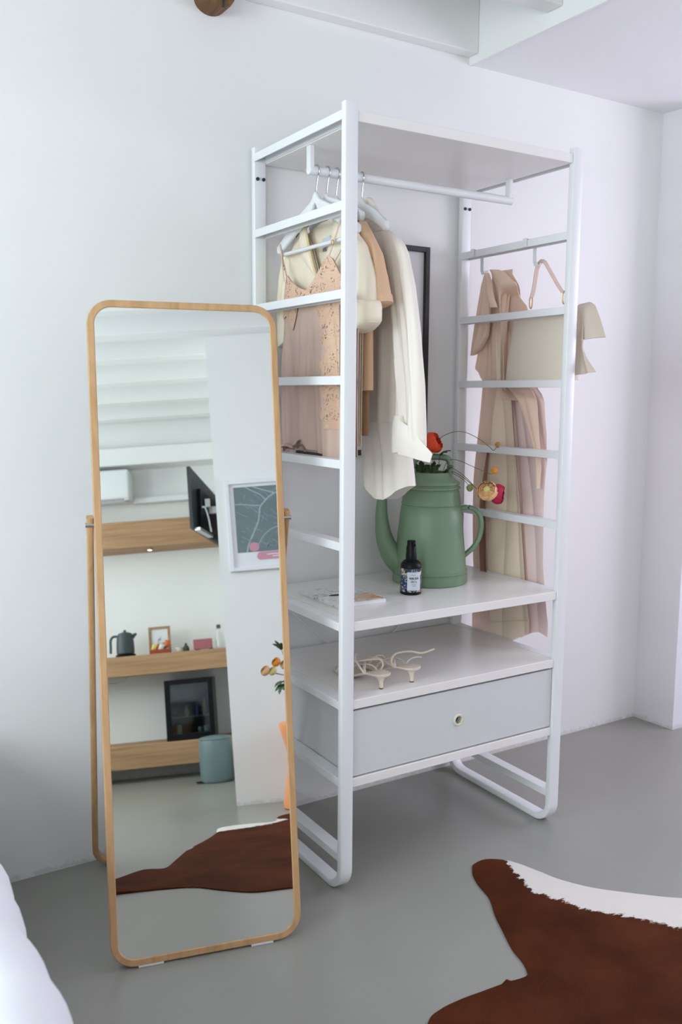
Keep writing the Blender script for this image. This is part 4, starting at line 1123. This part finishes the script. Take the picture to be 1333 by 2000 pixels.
flower('ranunculus', 'deep magenta ranunculus tucked beside the peach bloom', [(.050, 1.13, .0), (.075, 1.165, -.01), (.110, 1.150, -.02), (.150, 1.118, -.03), (.185, 1.086, -.035), (.210, 1.078, -.03), (.228, 1.094, -.03)], .033, M['petal_magenta'], DV*.9-HV*.3+Vector((0, 0, -.1)))
flower('ranunculus', 'pale green closed bud left of the peach bloom', [(.048, 1.13, .0), (.072, 1.160, -.005), (.100, 1.150, -.01), (.128, 1.128, -.015), (.140, 1.105, -.015), (.138, 1.112, -.015)], .0110, M['bud'], (0, 0, 1), 'bud', .001)
for (s, z, t, d, ln, lab_) in ((-.020, 1.162, -.01, (-.4, -.3, .9), .046, 'dark green lobed leaf at left of the can opening'), (.010, 1.165, -.02, (-.1, -.5, .8), .042, 'dark green lobed leaf in the middle of the can opening'), (.052, 1.160, -.015, (.4, -.6, .5), .036, 'dark green lobed leaf at right of the can opening'), (.036, 1.222, -.02, (.6, -.5, .25), .038, 'dark green lobed leaf lying over the top handle')):
    b = bmesh.new(); leaf_mesh(b, cp(s, z, t), d, ln, ln*.55, 3)
    b2 = bmesh.new(); tube(b, [cp(.02+(s-.02)*.5, 1.125, 0), cp(s, z, t)], .0011, 6); b2.free()
    tag(obj('leaf_sprig', b, M['leaf'], smooth=True, angle=60, loc=tuple(cp(s, z, t))), lab_, 'leaf', 'ranunculus leaves in the watering can')

# bottle with pump
BC = Vector((.389, .219, ZS))
bot = thing('soap_bottle', 'small black pump bottle with floral label on the middle shelf', 'bottle', tuple(BC))
bm = bmesh.new(); lathe(bm, [(.030, 0), (.0335, .002), (.0342, .006), (.0342, .086), (.0335, .092), (.030, .100), (.022, .107), (.0165, .110), (.0160, .113)], BC, 40); obj('body', bm, M['black'], bot, smooth=True, angle=40)
bm = bmesh.new(); lathe(bm, [(.0172, .111), (.0172, .128), (.0160, .132), (.0155, .150), (.0135, .154), (.0135, .168), (.0115, .170)], BC, 28)
pump = obj('pump_head', bm, M['black'], bot, smooth=True, angle=40)
b = bmesh.new(); nd = (DV*.35-HV).normalized(); sweep(b, [BC+Vector((0, 0, .160)), BC+nd*.016+Vector((0, 0, .161)), BC+nd*.024+Vector((0, 0, .157))], circ(.0055, 10)); obj('nozzle', b, M['black'], pump, smooth=True)
def cyl_patch(a0, a1, z0, z1, r):
    b = bmesh.new()
    def fn(u, v):
        a = a0+(a1-a0)*u; d = -HV*math.cos(a)+DV*math.sin(a); return BC+d*r+Vector((0, 0, z0+(z1-z0)*v))
    grid(b, fn, 24, 2); return b
lb = obj('label', cyl_patch(-PI, PI, .010, .084, .03445), M['floral'], bot, smooth=True); lb['label'] = 'dark floral wrap-around label'
la = .12
lp = obj('label_patch', cyl_patch(la-.52, la+.80, .016, .074, .0347), M['label'], lb, smooth=True); lp['label'] = 'pale blue-white text panel'
def text_on(txt, size, z, a, m, parent):
    """letters set one by one round the bottle, joined into one printed word"""
    step = size*.78/.0350; bm = bmesh.new()
    for i, ch in enumerate(txt):
        c = bpy.data.curves.new('letter', 'FONT'); c.body = ch; c.size = size; c.align_x = 'CENTER'; c.extrude = .0001; c.offset = .00035
        o = bpy.data.objects.new('letter', c); COL.objects.link(o); bpy.context.view_layer.update()
        me = bpy.data.meshes.new_from_object(o.evaluated_get(bpy.context.evaluated_depsgraph_get()))
        an = a+(i-(len(txt)-1)/2)*step
        nrm = (-HV*math.cos(an)+DV*math.sin(an)).normalized(); side = Vector((0, 0, 1)).cross(nrm); pos = BC+nrm*.0350+Vector((0, 0, z))
        me.transform(Matrix(((side.x, 0, nrm.x, pos.x), (side.y, 0, nrm.y, pos.y), (0, 1, nrm.z, pos.z), (0, 0, 0, 1))))
        bm.from_mesh(me); bpy.data.objects.remove(o); bpy.data.curves.remove(c); bpy.data.meshes.remove(me)
    obj('printed_word', bm, m, parent)
text_on('WASH', .0095, .0510, la+.12, M['ink'], lp); text_on('OIL', .0085, .0410, la+.12, M['ink'], lp)
for (z, a0, a1) in ((.0645, -.16, .26), (.0345, -.10, .36), (.030, -.05, .30)):
    obj('text_line', cyl_patch(la+a0, la+a1, z, z+.0013, .0349), M['greyink'], bot, smooth=True)

# magazine
mag = thing('magazine', 'thin softcover magazine lying flat on the middle shelf', 'magazine', (.168, .268, ZS))
A_, B_, C_, D2 = (.082, .376), (.086, .158), (.254, .160), (.252, .380)
def quad(p, z0, z1):
    b = bmesh.new(); prism(b, [(x, y, z0) for x, y in p], (0, 0, z1-z0)); return b
obj('pages', quad([A_, B_, C_, D2], ZS+.0005, ZS+.0112), M['paper'], mag)
obj('cover', quad([(A_[0]-.002, A_[1]+.001), (B_[0]-.002, B_[1]-.002), (C_[0]+.001, C_[1]-.002), (D2[0]+.001, D2[1]+.001)], ZS+.0112, ZS+.0124), M['cover'], mag)
obj('spine', quad([(A_[0]-.002, A_[1]+.001), (B_[0]-.002, B_[1]-.002), (B_[0]-.0003, B_[1]-.002), (A_[0]-.0003, A_[1]+.001)], ZS+.0003, ZS+.0117), M['cover'], mag)
b = bmesh.new(); f = [(.155, .163), (.250, .164), (.250, .255), (.215, .250), (.18, .235), (.155, .205)]; prism(b, [(x, y, ZS+.0124) for x, y in f], (0, 0, .0004)); obj('cover_print', b, M['cover_wave'], mag)
b = bmesh.new(); prism(b, [(.145+.026*math.cos(a)-.004*math.sin(a), .268+.011*math.sin(a), ZS+.0124) for a in [2*PI*k/24 for k in range(24)]], (0, 0, .0004)); obj('cover_spot', b, M['ink'], mag)

# ------------------------------------------------------------------ shoes
def sandal(heel, d, label):
    """heel = plan position of the heel tip; d = plan direction towards the toe"""
    d = Vector((*d, 0)).normalized(); sd = Vector((d.y, -d.x, 0))
    h = thing('sandal', label, 'shoe', (heel[0], heel[1], ZS2), 'strappy heeled sandals on the lower shelf')
    H0 = Vector((heel[0], heel[1], ZS2))
    def q(f, s, z): return H0+d*f+sd*s+Vector((0, 0, z))
    prof_ = [(-.022, .0455, .010), (-.016, .0455, .022), (0, .0445, .0310), (.03, .041, .0310), (.06, .032, .027), (.09, .020, .0235), (.12, .0095, .029), (.15, .0052, .034), (.185, .0050, .033), (.21, .0055, .025), (.226, .0062, .012), (.230, .0064, .003)]
    sp_ = spline(prof_, 4); bm = bmesh.new(); rings = []
    for p in sp_:
        f, z, w_ = p; rings.append([bm.verts.new(q(f, s*w_, z+dz)) for s, dz in ((-1, 0), (-.95, .0035), (0, .0045), (.95, .0035), (1, 0), (.9, -.003), (0, -.0045), (-.9, -.003))])
    for A, B in zip(rings, rings[1:]):
        for k_ in range(8): bm.faces.new((A[k_], A[(k_+1) % 8], B[(k_+1) % 8], B[k_]))
    bm.faces.new(rings[0]); bm.faces.new(rings[-1][::-1])
    obj('sole', bm, M['shoe'], h, smooth=True, angle=50)
    bm = bmesh.new(); pts = [q(.004, 0, .041), q(.003, 0, .033), q(.001, 0, .022), q(0, 0, .010), q(0, 0, .0035)]
    tube(bm, pts, 1.0, 16, radii=[.0190, .0120, .0068, .0055, .0060]); hl_ = obj('heel', bm, M['shoe'], h, smooth=True, angle=60)
    bm = bmesh.new(); tube(bm, [q(0, 0, .004), q(0, 0, .0)], .0062, 14); obj('heel_tip', bm, M['shoe_dark'], hl_, smooth=True)
    def strap_(pts, wd=.0095): 
        b = bmesh.new(); tube(b, spline(pts, 6), wd/2, 8, ry=wd*.30); obj('strap', b, M['shoe'], h, smooth=True)
    strap_([q(.165, -.034, .006), q(.160, -.024, .034), q(.158, 0, .044), q(.160, .024, .034), q(.165, .034, .006)])
    strap_([q(.185, -.033, .006), q(.180, -.02, .030), q(.178, .0, .037), q(.182, .02, .030), q(.188, .033, .006)])
    strap_([q(.135, -.031, .008), q(.115, -.020, .040), q(.090, .004, .050), q(.070, .022, .046), q(.055, .026, .034)])
    strap_([q(.135, .031, .008), q(.110, .022, .038), q(.080, -.002, .053), q(.055, -.022, .046), q(.045, -.026, .037)])
    return h, q, strap_
s1_, q, stp_ = sandal((.164, .048), (-.04, .98), 'cream strappy kitten-heel sandal nearest the white post')
stp_([q(.045, .026, .037), q(.038, .034, .056), q(.05, .030, .070), q(.075, .010, .066), q(.10, -.02, .058), q(.13, -.05, .040)])
stp_([q(.050, -.026, .037), q(.06, -.034, .055), q(.09, -.03, .070), q(.125, -.005, .072), q(.15, .02, .062)])
s2_, q, stp_ = sandal((.277, .053), (-.10, .98), 'cream strappy kitten-heel sandal farther from the white post, strap flung out')
stp_([q(.055, -.026, .036), q(.060, -.030, .056), q(.062, -.010, .074), q(.045, .03, .078), q(.02, .06, .074), q(-.005, .085, .088)], .0115)
stp_([q(.055, .026, .036), q(.050, .034, .050), q(.045, .052, .056), q(.03, .066, .058)], .009)
stp_([q(.06, -.028, .040), q(.10, -.05, .060), q(.13, -.07, .050), q(.12, -.09, .030)], .005)

# ------------------------------------------------------------------ far end of the room (seen in the mirror)
YF = -4.2
def plank(zb, zt, x1, label):
    t = thing('floating_shelf', label, 'shelf', (-1.5, YS, zb), 'thick oak wall shelves')
    obj('plank', box((-2.45, YS+.002, zb), (x1, YF, zt), .006), M['beam'], t)
    return t
up_sh = plank(1.672, 1.868, XPART-.002, 'topmost thick oak shelf, empty, with a small spotlight under it')
plank(.745, .888, XPART-.002, 'middle thick oak shelf carrying the kettle and small frame')
plank(.098, .262, XPART-.002, 'lowest thick oak shelf carrying the black fridge')
b = bmesh.new(); lathe(b, [(.022, 0), (.022, .010), (.018, .012)], (-1.07, -4.33, 1.660), 20); sl2 = obj('spotlight', b, M['steel'], up_sh, smooth=True)
em, t_, b_ = new_mat('lamp_glow'); b_.inputs['Emission Color'].default_value = (1, .93, .8, 1); b_.inputs['Emission Strength'].default_value = 6
b = bmesh.new(); lathe(b, [(.015, -.001), (.015, .0)], (-1.07, -4.33, 1.660), 16); obj('lens', b, em, sl2)
# kettle
kt = thing('kettle', 'dark anthracite electric kettle standing on the middle oak shelf', 'kettle', (-1.282, -4.31, .888))
kc = (-1.282, -4.31, .888)
b = bmesh.new(); lathe(b, [(.070, 0), (.072, .004), (.072, .014), (.066, .018)], kc, 28); obj('base', b, M['black'], kt, smooth=True)
b = bmesh.new(); lathe(b, [(.060, .020), (.064, .024), (.065, .06), (.062, .11), (.057, .150), (.048, .168), (.02, .178), (.004, .180)], kc, 32); obj('body', b, M['anthracite'], kt, smooth=True)
b = bmesh.new(); lathe(b, [(.010, .176), (.010, .190), (.006, .194)], kc, 16); obj('lid_knob', b, M['anthracite'], kt, smooth=True)
b = bmesh.new(); tube(b, spline([(kc[0]-.050, kc[1], kc[2]+.150), (kc[0]-.085, kc[1], kc[2]+.150), (kc[0]-.104, kc[1], kc[2]+.125), (kc[0]-.106, kc[1], kc[2]+.07), (kc[0]-.108, kc[1], kc[2]+.03)], 6), .009, 10); obj('handle', b, M['anthracite'], kt, smooth=True)
b = bmesh.new(); tube(b, [(kc[0]+.045, kc[1], kc[2]+.135), (kc[0]+.072, kc[1], kc[2]+.155), (kc[0]+.084, kc[1], kc[2]+.160)], 1, 10, radii=[.020, .012, .008]); obj('spout', b, M['anthracite'], kt, smooth=True)
# small frame
sf = thing('photo_frame', 'small oak photo frame standing on the middle oak shelf', 'picture frame', (-1.04, -4.36, .888))
b = bmesh.new()
for lo, hi in (((-1.117, -4.372, .888), (-1.099, -4.352, 1.088)), ((-.977, -4.372, .888), (-.959, -4.352, 1.088)), ((-1.099, -4.372, 1.070), (-.977, -4.352, 1.088)), ((-1.099, -4.372, .888), (-.977, -4.352, .906))): add_box(b, lo, hi, .002)
obj('frame', b, M['beam'], sf); obj('print', box((-1.099, -4.368, .906), (-.977, -4.362, 1.070)), M['paper'], sf)
b = bmesh.new(); tube(b, spline([(-1.05, -4.361, .97), (-1.045, -4.361, 1.0), (-1.036, -4.361, .985), (-1.03, -4.361, 1.015)], 4), .0018, 6); obj('drawing', b, M['greyink'], sf)
# snack tray
tr = thing('tray', 'red snack tray in front of the small photo frame', 'tray', (-1.03, -4.29, .888))
b = bmesh.new(); add_box(b, (-1.10, -4.34, .888), (-.955, -4.245, .896), .003); add_box(b, (-1.10, -4.249, .896), (-.955, -4.245, .918)); add_box(b, (-1.10, -4.34, .896), (-.955, -4.336, .918)); add_box(b, (-1.10, -4.336, .896), (-1.096, -4.249, .918)); add_box(b, (-.959, -4.336, .896), (-.955, -4.249, .918)); obj('tray_body', b, M['red'], tr)
def packet(x, y, z, m, rot, label):
    b = bmesh.new()
    c = Vector((x, y, z)); Rm = Matrix.Rotation(rot, 3, 'Y')
    def fn(u, v):
        puff = .010*math.sin(PI*u)*math.sin(PI*v); return c+Rm @ Vector(((u-.5)*.036, puff, (v-.5)*.046))
    def fn2(u, v):
        puff = .010*math.sin(PI*u)*math.sin(PI*v); return c+Rm @ Vector(((u-.5)*.036, -puff, (v-.5)*.046))
    grid(b, fn, 6, 6); grid(b, fn2, 6, 6)
    return tag(obj('snack_packet', b, m, smooth=True, loc=(x, y, z)), label, 'snack', 'snack packets in the red tray')
packet(-1.070, -4.275, .938, M['yellow'], .3, 'yellow snack packet at left of the red tray'); packet(-1.045, -4.290, .936, M['orangepack'], -.2, 'orange-red snack packet second in the red tray'); packet(-1.018, -4.275, .934, M['whitepack'], .4, 'white snack packet in the middle of the red tray')
packet(-.995, -4.300, .944, M['greenpack'], -.3, 'green snack packet behind the white one'); packet(-.975, -4.275, .958, M['orangepack'], .2, 'orange-red snack packet standing tallest at right of the tray')
# cups, pink carton, carafe
cup = thing('cup', 'white cup beside the pink carton on the middle oak shelf', 'cup', (-.895, -4.30, .888))
b = bmesh.new(); lathe(b, [(.016, 0), (.024, .004), (.030, .034), (.028, .034), (.022, .006)], (-.895, -4.30, .888), 20, cap=False); b.faces.new([b.verts.new((-.895+.0161*math.cos(2*PI*k/16), -4.30+.0161*math.sin(2*PI*k/16), .8885)) for k in range(16)]); obj('bowl', b, M['whitepack'], cup, smooth=True)
b = bmesh.new(); tube(b, spline([(-.867, -4.30, .915), (-.855, -4.30, .912), (-.858, -4.30, .898), (-.872, -4.30, .896)], 4), .003, 8); obj('handle', b, M['whitepack'], cup, smooth=True)
b = bmesh.new(); lathe(b, [(.020, 0), (.024, .006), (.022, .03), (.010, .044), (.007, .056), (.009, .060)], (-.845, -4.31, .888), 20); tag(obj('pepper_mill', b, M['anthracite'], smooth=True, loc=(-.845, -4.31, .888)), 'small dark mill between the white cup and pink carton', 'mill')
pk = thing('tea_box', 'pink patterned carton standing on the middle oak shelf', 'box', (-.72, -4.30, .888))
obj('carton', box((-.786, -4.34, .894), (-.653, -4.26, .966), .002), M['pinkbox'], pk)
for xx in (-.775, -.675): obj('foot', box((xx, -4.33, .888), (xx+.03, -4.27, .895)), M['anthracite'], pk)
cf = thing('carafe', 'clear glass carafe at the right end of the middle oak shelf', 'carafe', (-.60, -4.32, .888))
b = bmesh.new(); lathe(b, [(.030, 0), (.034, .004), (.034, .08), (.020, .115), (.016, .14), (.020, .16)], (-.60, -4.32, .888), 24, cap=False); obj('glass_body', b, M['glass'], cf, smooth=True)
b = bmesh.new(); lathe(b, [(.014, .145), (.017, .162), (.014, .175)], (-.60, -4.32, .888), 16); obj('stopper', b, M['anthracite'], cf, smooth=True)
# fridge
fr = thing('mini_fridge', 'black mini fridge with glass door on the lowest oak shelf', 'fridge', (-.83, -4.38, .262))
fx0_, fx1_, fz0_, fz1_ = -1.008, -.664, .262, .690
b = bmesh.new(); add_box(b, (fx0_, YS+.02, fz0_), (fx0_+.02, YF-.03, fz1_)); add_box(b, (fx1_-.02, YS+.02, fz0_), (fx1_, YF-.03, fz1_)); add_box(b, (fx0_+.02, YS+.02, fz0_), (fx1_-.02, YF-.03, fz0_+.03)); add_box(b, (fx0_+.02, YS+.02, fz1_-.02), (fx1_-.02, YF-.03, fz1_)); add_box(b, (fx0_+.02, YS+.02, fz0_+.03), (fx1_-.02, YS+.04, fz1_-.02)); obj('cabinet', b, M['anthracite'], fr)
b = bmesh.new(); y0_, y1_ = YF-.030, YF-.004
for lo, hi in (((fx0_, y0_, fz0_+.002), (fx0_+.038, y1_, fz1_)), ((fx1_-.036, y0_, fz0_+.002), (fx1_, y1_, fz1_)), ((fx0_+.038, y0_, fz0_+.002), (fx1_-.036, y1_, fz0_+.045)), ((fx0_+.038, y0_, fz1_-.036), (fx1_-.036, y1_, fz1_))): add_box(b, lo, hi, .003)
door = obj('door', b, M['black'], fr); obj('pane', box((fx0_+.038, y0_+.010, fz0_+.045), (fx1_-.036, y0_+.016, fz1_-.036)), M['fridge_glass'], door)
obj('rack', box((fx0_+.022, YS+.05, .418), (fx1_-.022, YF-.045, .424)), M['steel'], fr)
def drink(x, z, m, hgt, r, label, name='bottle'):
    b = bmesh.new(); pr_ = [(r, 0), (r, hgt*.6), (r*.45, hgt*.75), (r*.4, hgt)] if name == 'bottle' else [(r*.9, 0), (r, hgt*.06), (r, hgt*.92), (r*.85, hgt)]
    lathe(b, pr_, (x, -4.29, z), 18); tag(obj('drink_'+name, b, m, smooth=True, loc=(x, -4.29, z)), label, name, 'drinks inside the fridge')
drink(-.735, .424, M['amber_bottle'], .115, .017, 'pale amber bottle at right on the fridge rack'); drink(-.79, .424, M['blue_bottle'], .10, .015, 'blue bottle in the middle of the fridge rack'); drink(-.865, .424, M['amber_bottle'], .08, .016, 'short amber bottle at left on the fridge rack')
drink(-.735, .292, M['can'], .055, .018, 'silver can at right on the fridge floor', 'can'); drink(-.778, .292, M['can'], .05, .014, 'slim silver can second from the right on the fridge floor', 'can'); drink(-.925, .292, M['whitepack'], .075, .022, 'pale can at left on the fridge floor', 'can')
# hanging glasses rack under the middle shelf
gr = thing('glass_rack', 'small wire rack with stemmed glasses hooked under the middle oak shelf', 'rack', (-1.36, -4.30, .745))
b = bmesh.new(); tube(b, spline([(-1.47, -4.26, .743), (-1.44, -4.26, .715), (-1.37, -4.26, .700), (-1.30, -4.26, .712), (-1.265, -4.26, .743)], 6), .006, 8); obj('wire', b, M['steel'], gr, smooth=True)
# waste bin
wb = thing('waste_bin', 'teal grey metal waste bin on the floor near the partition corner', 'bin', (-.645, -3.83, 0))
bc_ = (-.645, -3.83, 0)
b = bmesh.new(); lathe(b, [(.098, 0), (.106, .006), (.110, .02), (.112, .15), (.110, .262), (.106, .274)], bc_, 40); obj('body', b, M['bin'], wb, smooth=True, angle=50)
b = bmesh.new(); lathe(b, [(.104, .274), (.108, .280), (.100, .292), (.05, .300), (.003, .302)], bc_, 40); obj('lid', b, M['bin'], wb, smooth=True, angle=50)
b = bmesh.new(); add_box(b, (bc_[0]-.135, bc_[1]+.02, .006), (bc_[0]-.095, bc_[1]+.06, .014), .003); obj('pedal', b, M['black'], wb)
# air conditioner and cable duct
ac = thing('air_conditioner', 'white split air conditioner high on the far wall', 'air conditioner', (-1.6, -4.4, 2.04))
b = bmesh.new(); add_box(b, (-2.0, YS+.002, 2.062), (-1.195, -4.30, 2.290), .018, 4); obj('casing', b, M['white'], ac, smooth=True)
b = bmesh.new(); prism(b, [(-1.98, -4.305, 2.10), (-1.245, -4.305, 2.10), (-1.245, -4.36, 2.052), (-1.98, -4.36, 2.052)], (0, -.006, -.006)); obj('louvre', b, M['label'], ac)
obj('end_cap', box((-1.236, -4.40, 2.050), (-1.20, -4.31, 2.068), .004), M['drawer'], ac)
b = box((-1.195, YS+.002, 2.052), (XPART-.002, YS+.07, 2.098), .006); tag(obj('cable_duct', b, M['white'], loc=(-.83, YS, 2.07)), 'white cable duct running along the wall from the air conditioner', 'duct')
# television on a swivel arm on the partition's side
tv_ = thing('television', 'black television on a swivel arm seen from behind in mirror', 'television', (XPART, -3.8, 1.9))
a0, a1 = Vector((-.692, -3.50, 0)), Vector((-.545, -4.08, 0)); dtv = (a1-a0).normalized(); ntv = Vector((-dtv.y, dtv.x, 0))
if ntv.x < 0: ntv = -ntv
def tvp(f, z, n): return a0.lerp(a1, f)+Vector((0, 0, z))+ntv*n
bm = bmesh.new(); prism(bm, [tvp(0, 1.665, 0), tvp(1, 1.615, 0), tvp(1, 1.965, 0), tvp(0, 2.085, 0)], ntv*.022); obj('panel', bm, M['tvback'], tv_)
bm = bmesh.new(); prism(bm, [tvp(.16, 1.69, .022), tvp(.9, 1.66, .022), tvp(.9, 1.90, .022), tvp(.2, 1.95, .022)], ntv*.026); obj('back_cover', bm, M['black'], tv_)
obj('arm', box((-.585, -3.82, 1.80), (XPART-.002, -3.76, 1.85), .004), M['steel'], tv_); obj('wall_plate', box((XPART-.016, -3.88, 1.74), (XPART-.001, -3.70, 1.92), .003), M['steel'], tv_)
b = bmesh.new(); tube(b, spline([tvp(.2, 1.82, .052), tvp(.22, 1.815, .07), tvp(.24, 1.74, .085), tvp(.28, 1.68, .085), tvp(.36, 1.665, .075), tvp(.45, 1.70, .055)], 6), .006, 8); obj('cable', b, M['cable'], tv_, smooth=True)
b = bmesh.new(); add_box(b, tuple(tvp(.33, 1.83, .05)), tuple(tvp(.33, 1.83, .05)+Vector((.035, .03, .055))), .003); obj('adapter', b, M['cable'], tv_)
b = bmesh.new(); prism(b, [tvp(.05, 1.672, .022), tvp(.5, 1.655, .022), tvp(.5, 1.655, .06), tvp(.05, 1.672, .06)], (0, 0, -.02)); obj('port_panel', b, M['steel'], tv_)

# poster on the partition
po = thing('map_poster', 'white framed city map poster on the partition wall', 'poster', (-.2, YPART, 1.5))
px0, px1, pz0, pz1 = -.410, -.02, 1.252, 1.768; yp = YPART
b = bmesh.new(); f_ = .022
for lo, hi in (((px0, yp+.001, pz0), (px0+f_, yp+.026, pz1)), ((px1-f_, yp+.001, pz0), (px1, yp+.026, pz1)), ((px0+f_, yp+.001, pz0), (px1-f_, yp+.026, pz0+f_)), ((px0+f_, yp+.001, pz1-f_), (px1-f_, yp+.026, pz1))): add_box(b, lo, hi, .002)
obj('frame', b, M['white'], po); obj('paper', box((px0+f_, yp+.004, pz0+f_), (px1-f_, yp+.010, pz1-f_)), M['paper'], po)
mx0, mx1, mz0, mz1 = -.362, -.068, 1.355, 1.728
mpz = obj('map', box((mx0, yp+.0102, mz0), (mx1, yp+.0112, mz1)), M['mapprint'], po)
def road(pts, r, m, name='road'):
    b = bmesh.new(); sweep(b, spline([(mx0+(mx1-mx0)*x, yp+.0116, mz0+(mz1-mz0)*z) for x, z in pts], 6), rect_section(.0006, r), up=(0, 1, 0)); obj(name, b, m, mpz)
# positions run left to right as the poster faces the room in the mirror (world x increases to the right there)
road([(.18, .0), (.22, .12), (.36, .34), (.44, .48), (.48, .66), (.58, .76), (.74, .86), (1.0, .93)], .0075, M['road'])
road([(.0, .74), (.18, .73), (.34, .71), (.48, .70)], .005, M['road']); road([(.22, 1.0), (.36, .93), (.5, .87), (.6, .78)], .005, M['road']); road([(.36, 1.0), (.52, .95), (.70, .90), (.78, .88)], .006, M['road'])
road([(.40, .1), (.52, .24), (.7, .34), (.95, .38)], .004, M['road'])
random.seed(3)
for q_ in range(46):
    x, z = random.random()*.9+.03, random.random()*.9+.04; an = .95+random.choice((0, PI/2))+random.uniform(-.25, .25); L_ = random.uniform(.06, .22)
    p2 = (min(.99, max(.01, x+L_*math.cos(an))), min(.99, max(.01, z+L_*math.sin(an)*.8)))
    road([(x, z), ((x+p2[0])/2, (z+p2[1])/2+.004), p2], .0022, M['road2'], 'street')
b = bmesh.new(); prism(b, [(-.268+.028*math.cos(a), yp+.0114, 1.383+.026*math.sin(a)) for a in [2*PI*k/24 for k in range(24)]], (0, .001, 0)); o = obj('map_marker', b, M['pink'], po); o['label'] = 'pink round map marker'
b = bmesh.new(); prism(b, [(x, yp+.0104, z) for x, z in [(-.235+.018*math.cos(a), 1.335+.018*math.sin(a)) for a in np.linspace(PI/2, 1.0*PI, 6)]+[(-.235+.022*math.cos(a), 1.330+.022*math.sin(a)) for a in np.linspace(PI, 1.5*PI, 6)]+[(-.07, 1.308), (-.07, 1.353)]], (0, .001, 0)); o = obj('caption_pill', b, M['pink'], po); o['label'] = 'pink rounded caption strip'
for z, xa, xb in ((1.334, -.20, -.10), (1.322, -.17, -.12)): obj('caption_line', box((xa, yp+.0114, z), (xb, yp+.0118, z+.005)), M['paper'], po)

# orange stool with flowers
sc = (-.048, -2.36, 0)
stl = thing('stool', 'orange hourglass plastic stool against the partition wall', 'stool', sc)
b = bmesh.new(); lathe(b, [(.150, 0), (.165, .004), (.168, .02), (.150, .11), (.132, .19), (.124, .235), (.132, .29), (.150, .36), (.162, .41), (.160, .422), (.150, .427)], sc, 44); obj('seat', b, M['orange'], stl, smooth=True, angle=50)
vs = thing('vase', 'white vase with orange flowers standing on the orange stool', 'vase', (-.09, -2.36, .427))
b = bmesh.new(); lathe(b, [(.035, 0), (.045, .01), (.055, .06), (.048, .12), (.034, .16), (.038, .18), (.034, .178), (.030, .16), (.04, .12)], (-.09, -2.36, .427), 28, cap=False); obj('vase_body', b, M['white'], vs, smooth=True)
for i_, (x, y, z, r, m, lb_) in enumerate(((-.255, -2.36, .695, .026, M['petal_peach'], 'pale peach flower leaning farthest from the white vase'), (-.218, -2.34, .690, .022, M['petal_yellow'], 'yellow-orange flower next to the peach one in the white vase'), (-.196, -2.37, .735, .024, M['petal_orange'], 'deep orange flower standing highest in the white vase'), (-.150, -2.35, .72, .026, M['petal_peach'], 'peach flower in the middle of the white vase'))):
    f = thing('gerbera', lb_, 'flower', (-.09, -2.36, .60), 'flowers in the white vase')
    b = bmesh.new(); tube(b, spline([(-.09, -2.36, .56), (-.11, -2.36, .64), (x*.6-.045, y, z-.02), (x, y, z-.008)], 5), .002, 6); obj('stem', b, M['stem'], f, smooth=True)
    b = bmesh.new(); bloom(b, Vector((x, y, z)), r, 3, 8, axis=(-.6, .6, .5)); obj('bloom', b, m, f, smooth=True, angle=60)
for d, p, lb_ in (((-.8, .3, -.5), (-.165, -2.35, .635), 'green leaf sprig drooping from the white vase, upper of the two'), ((-.4, .4, -.9), (-.17, -2.34, .62), 'green leaf sprig drooping lowest from the white vase'), ((-.6, .5, .8), (-.165, -2.35, .80), 'green leaf sprig standing up highest from the white vase')):
    b = bmesh.new(); leaf_mesh(b, p, d, .06, .03, 3); tube(b, spline([(-.09, -2.36, .57), (-.125, -2.36, .66), p], 5), .0016, 6); tag(obj('leaf_sprig', b, M['leaf'], smooth=True, loc=p), lb_, 'leaf', 'leaves in the white vase')
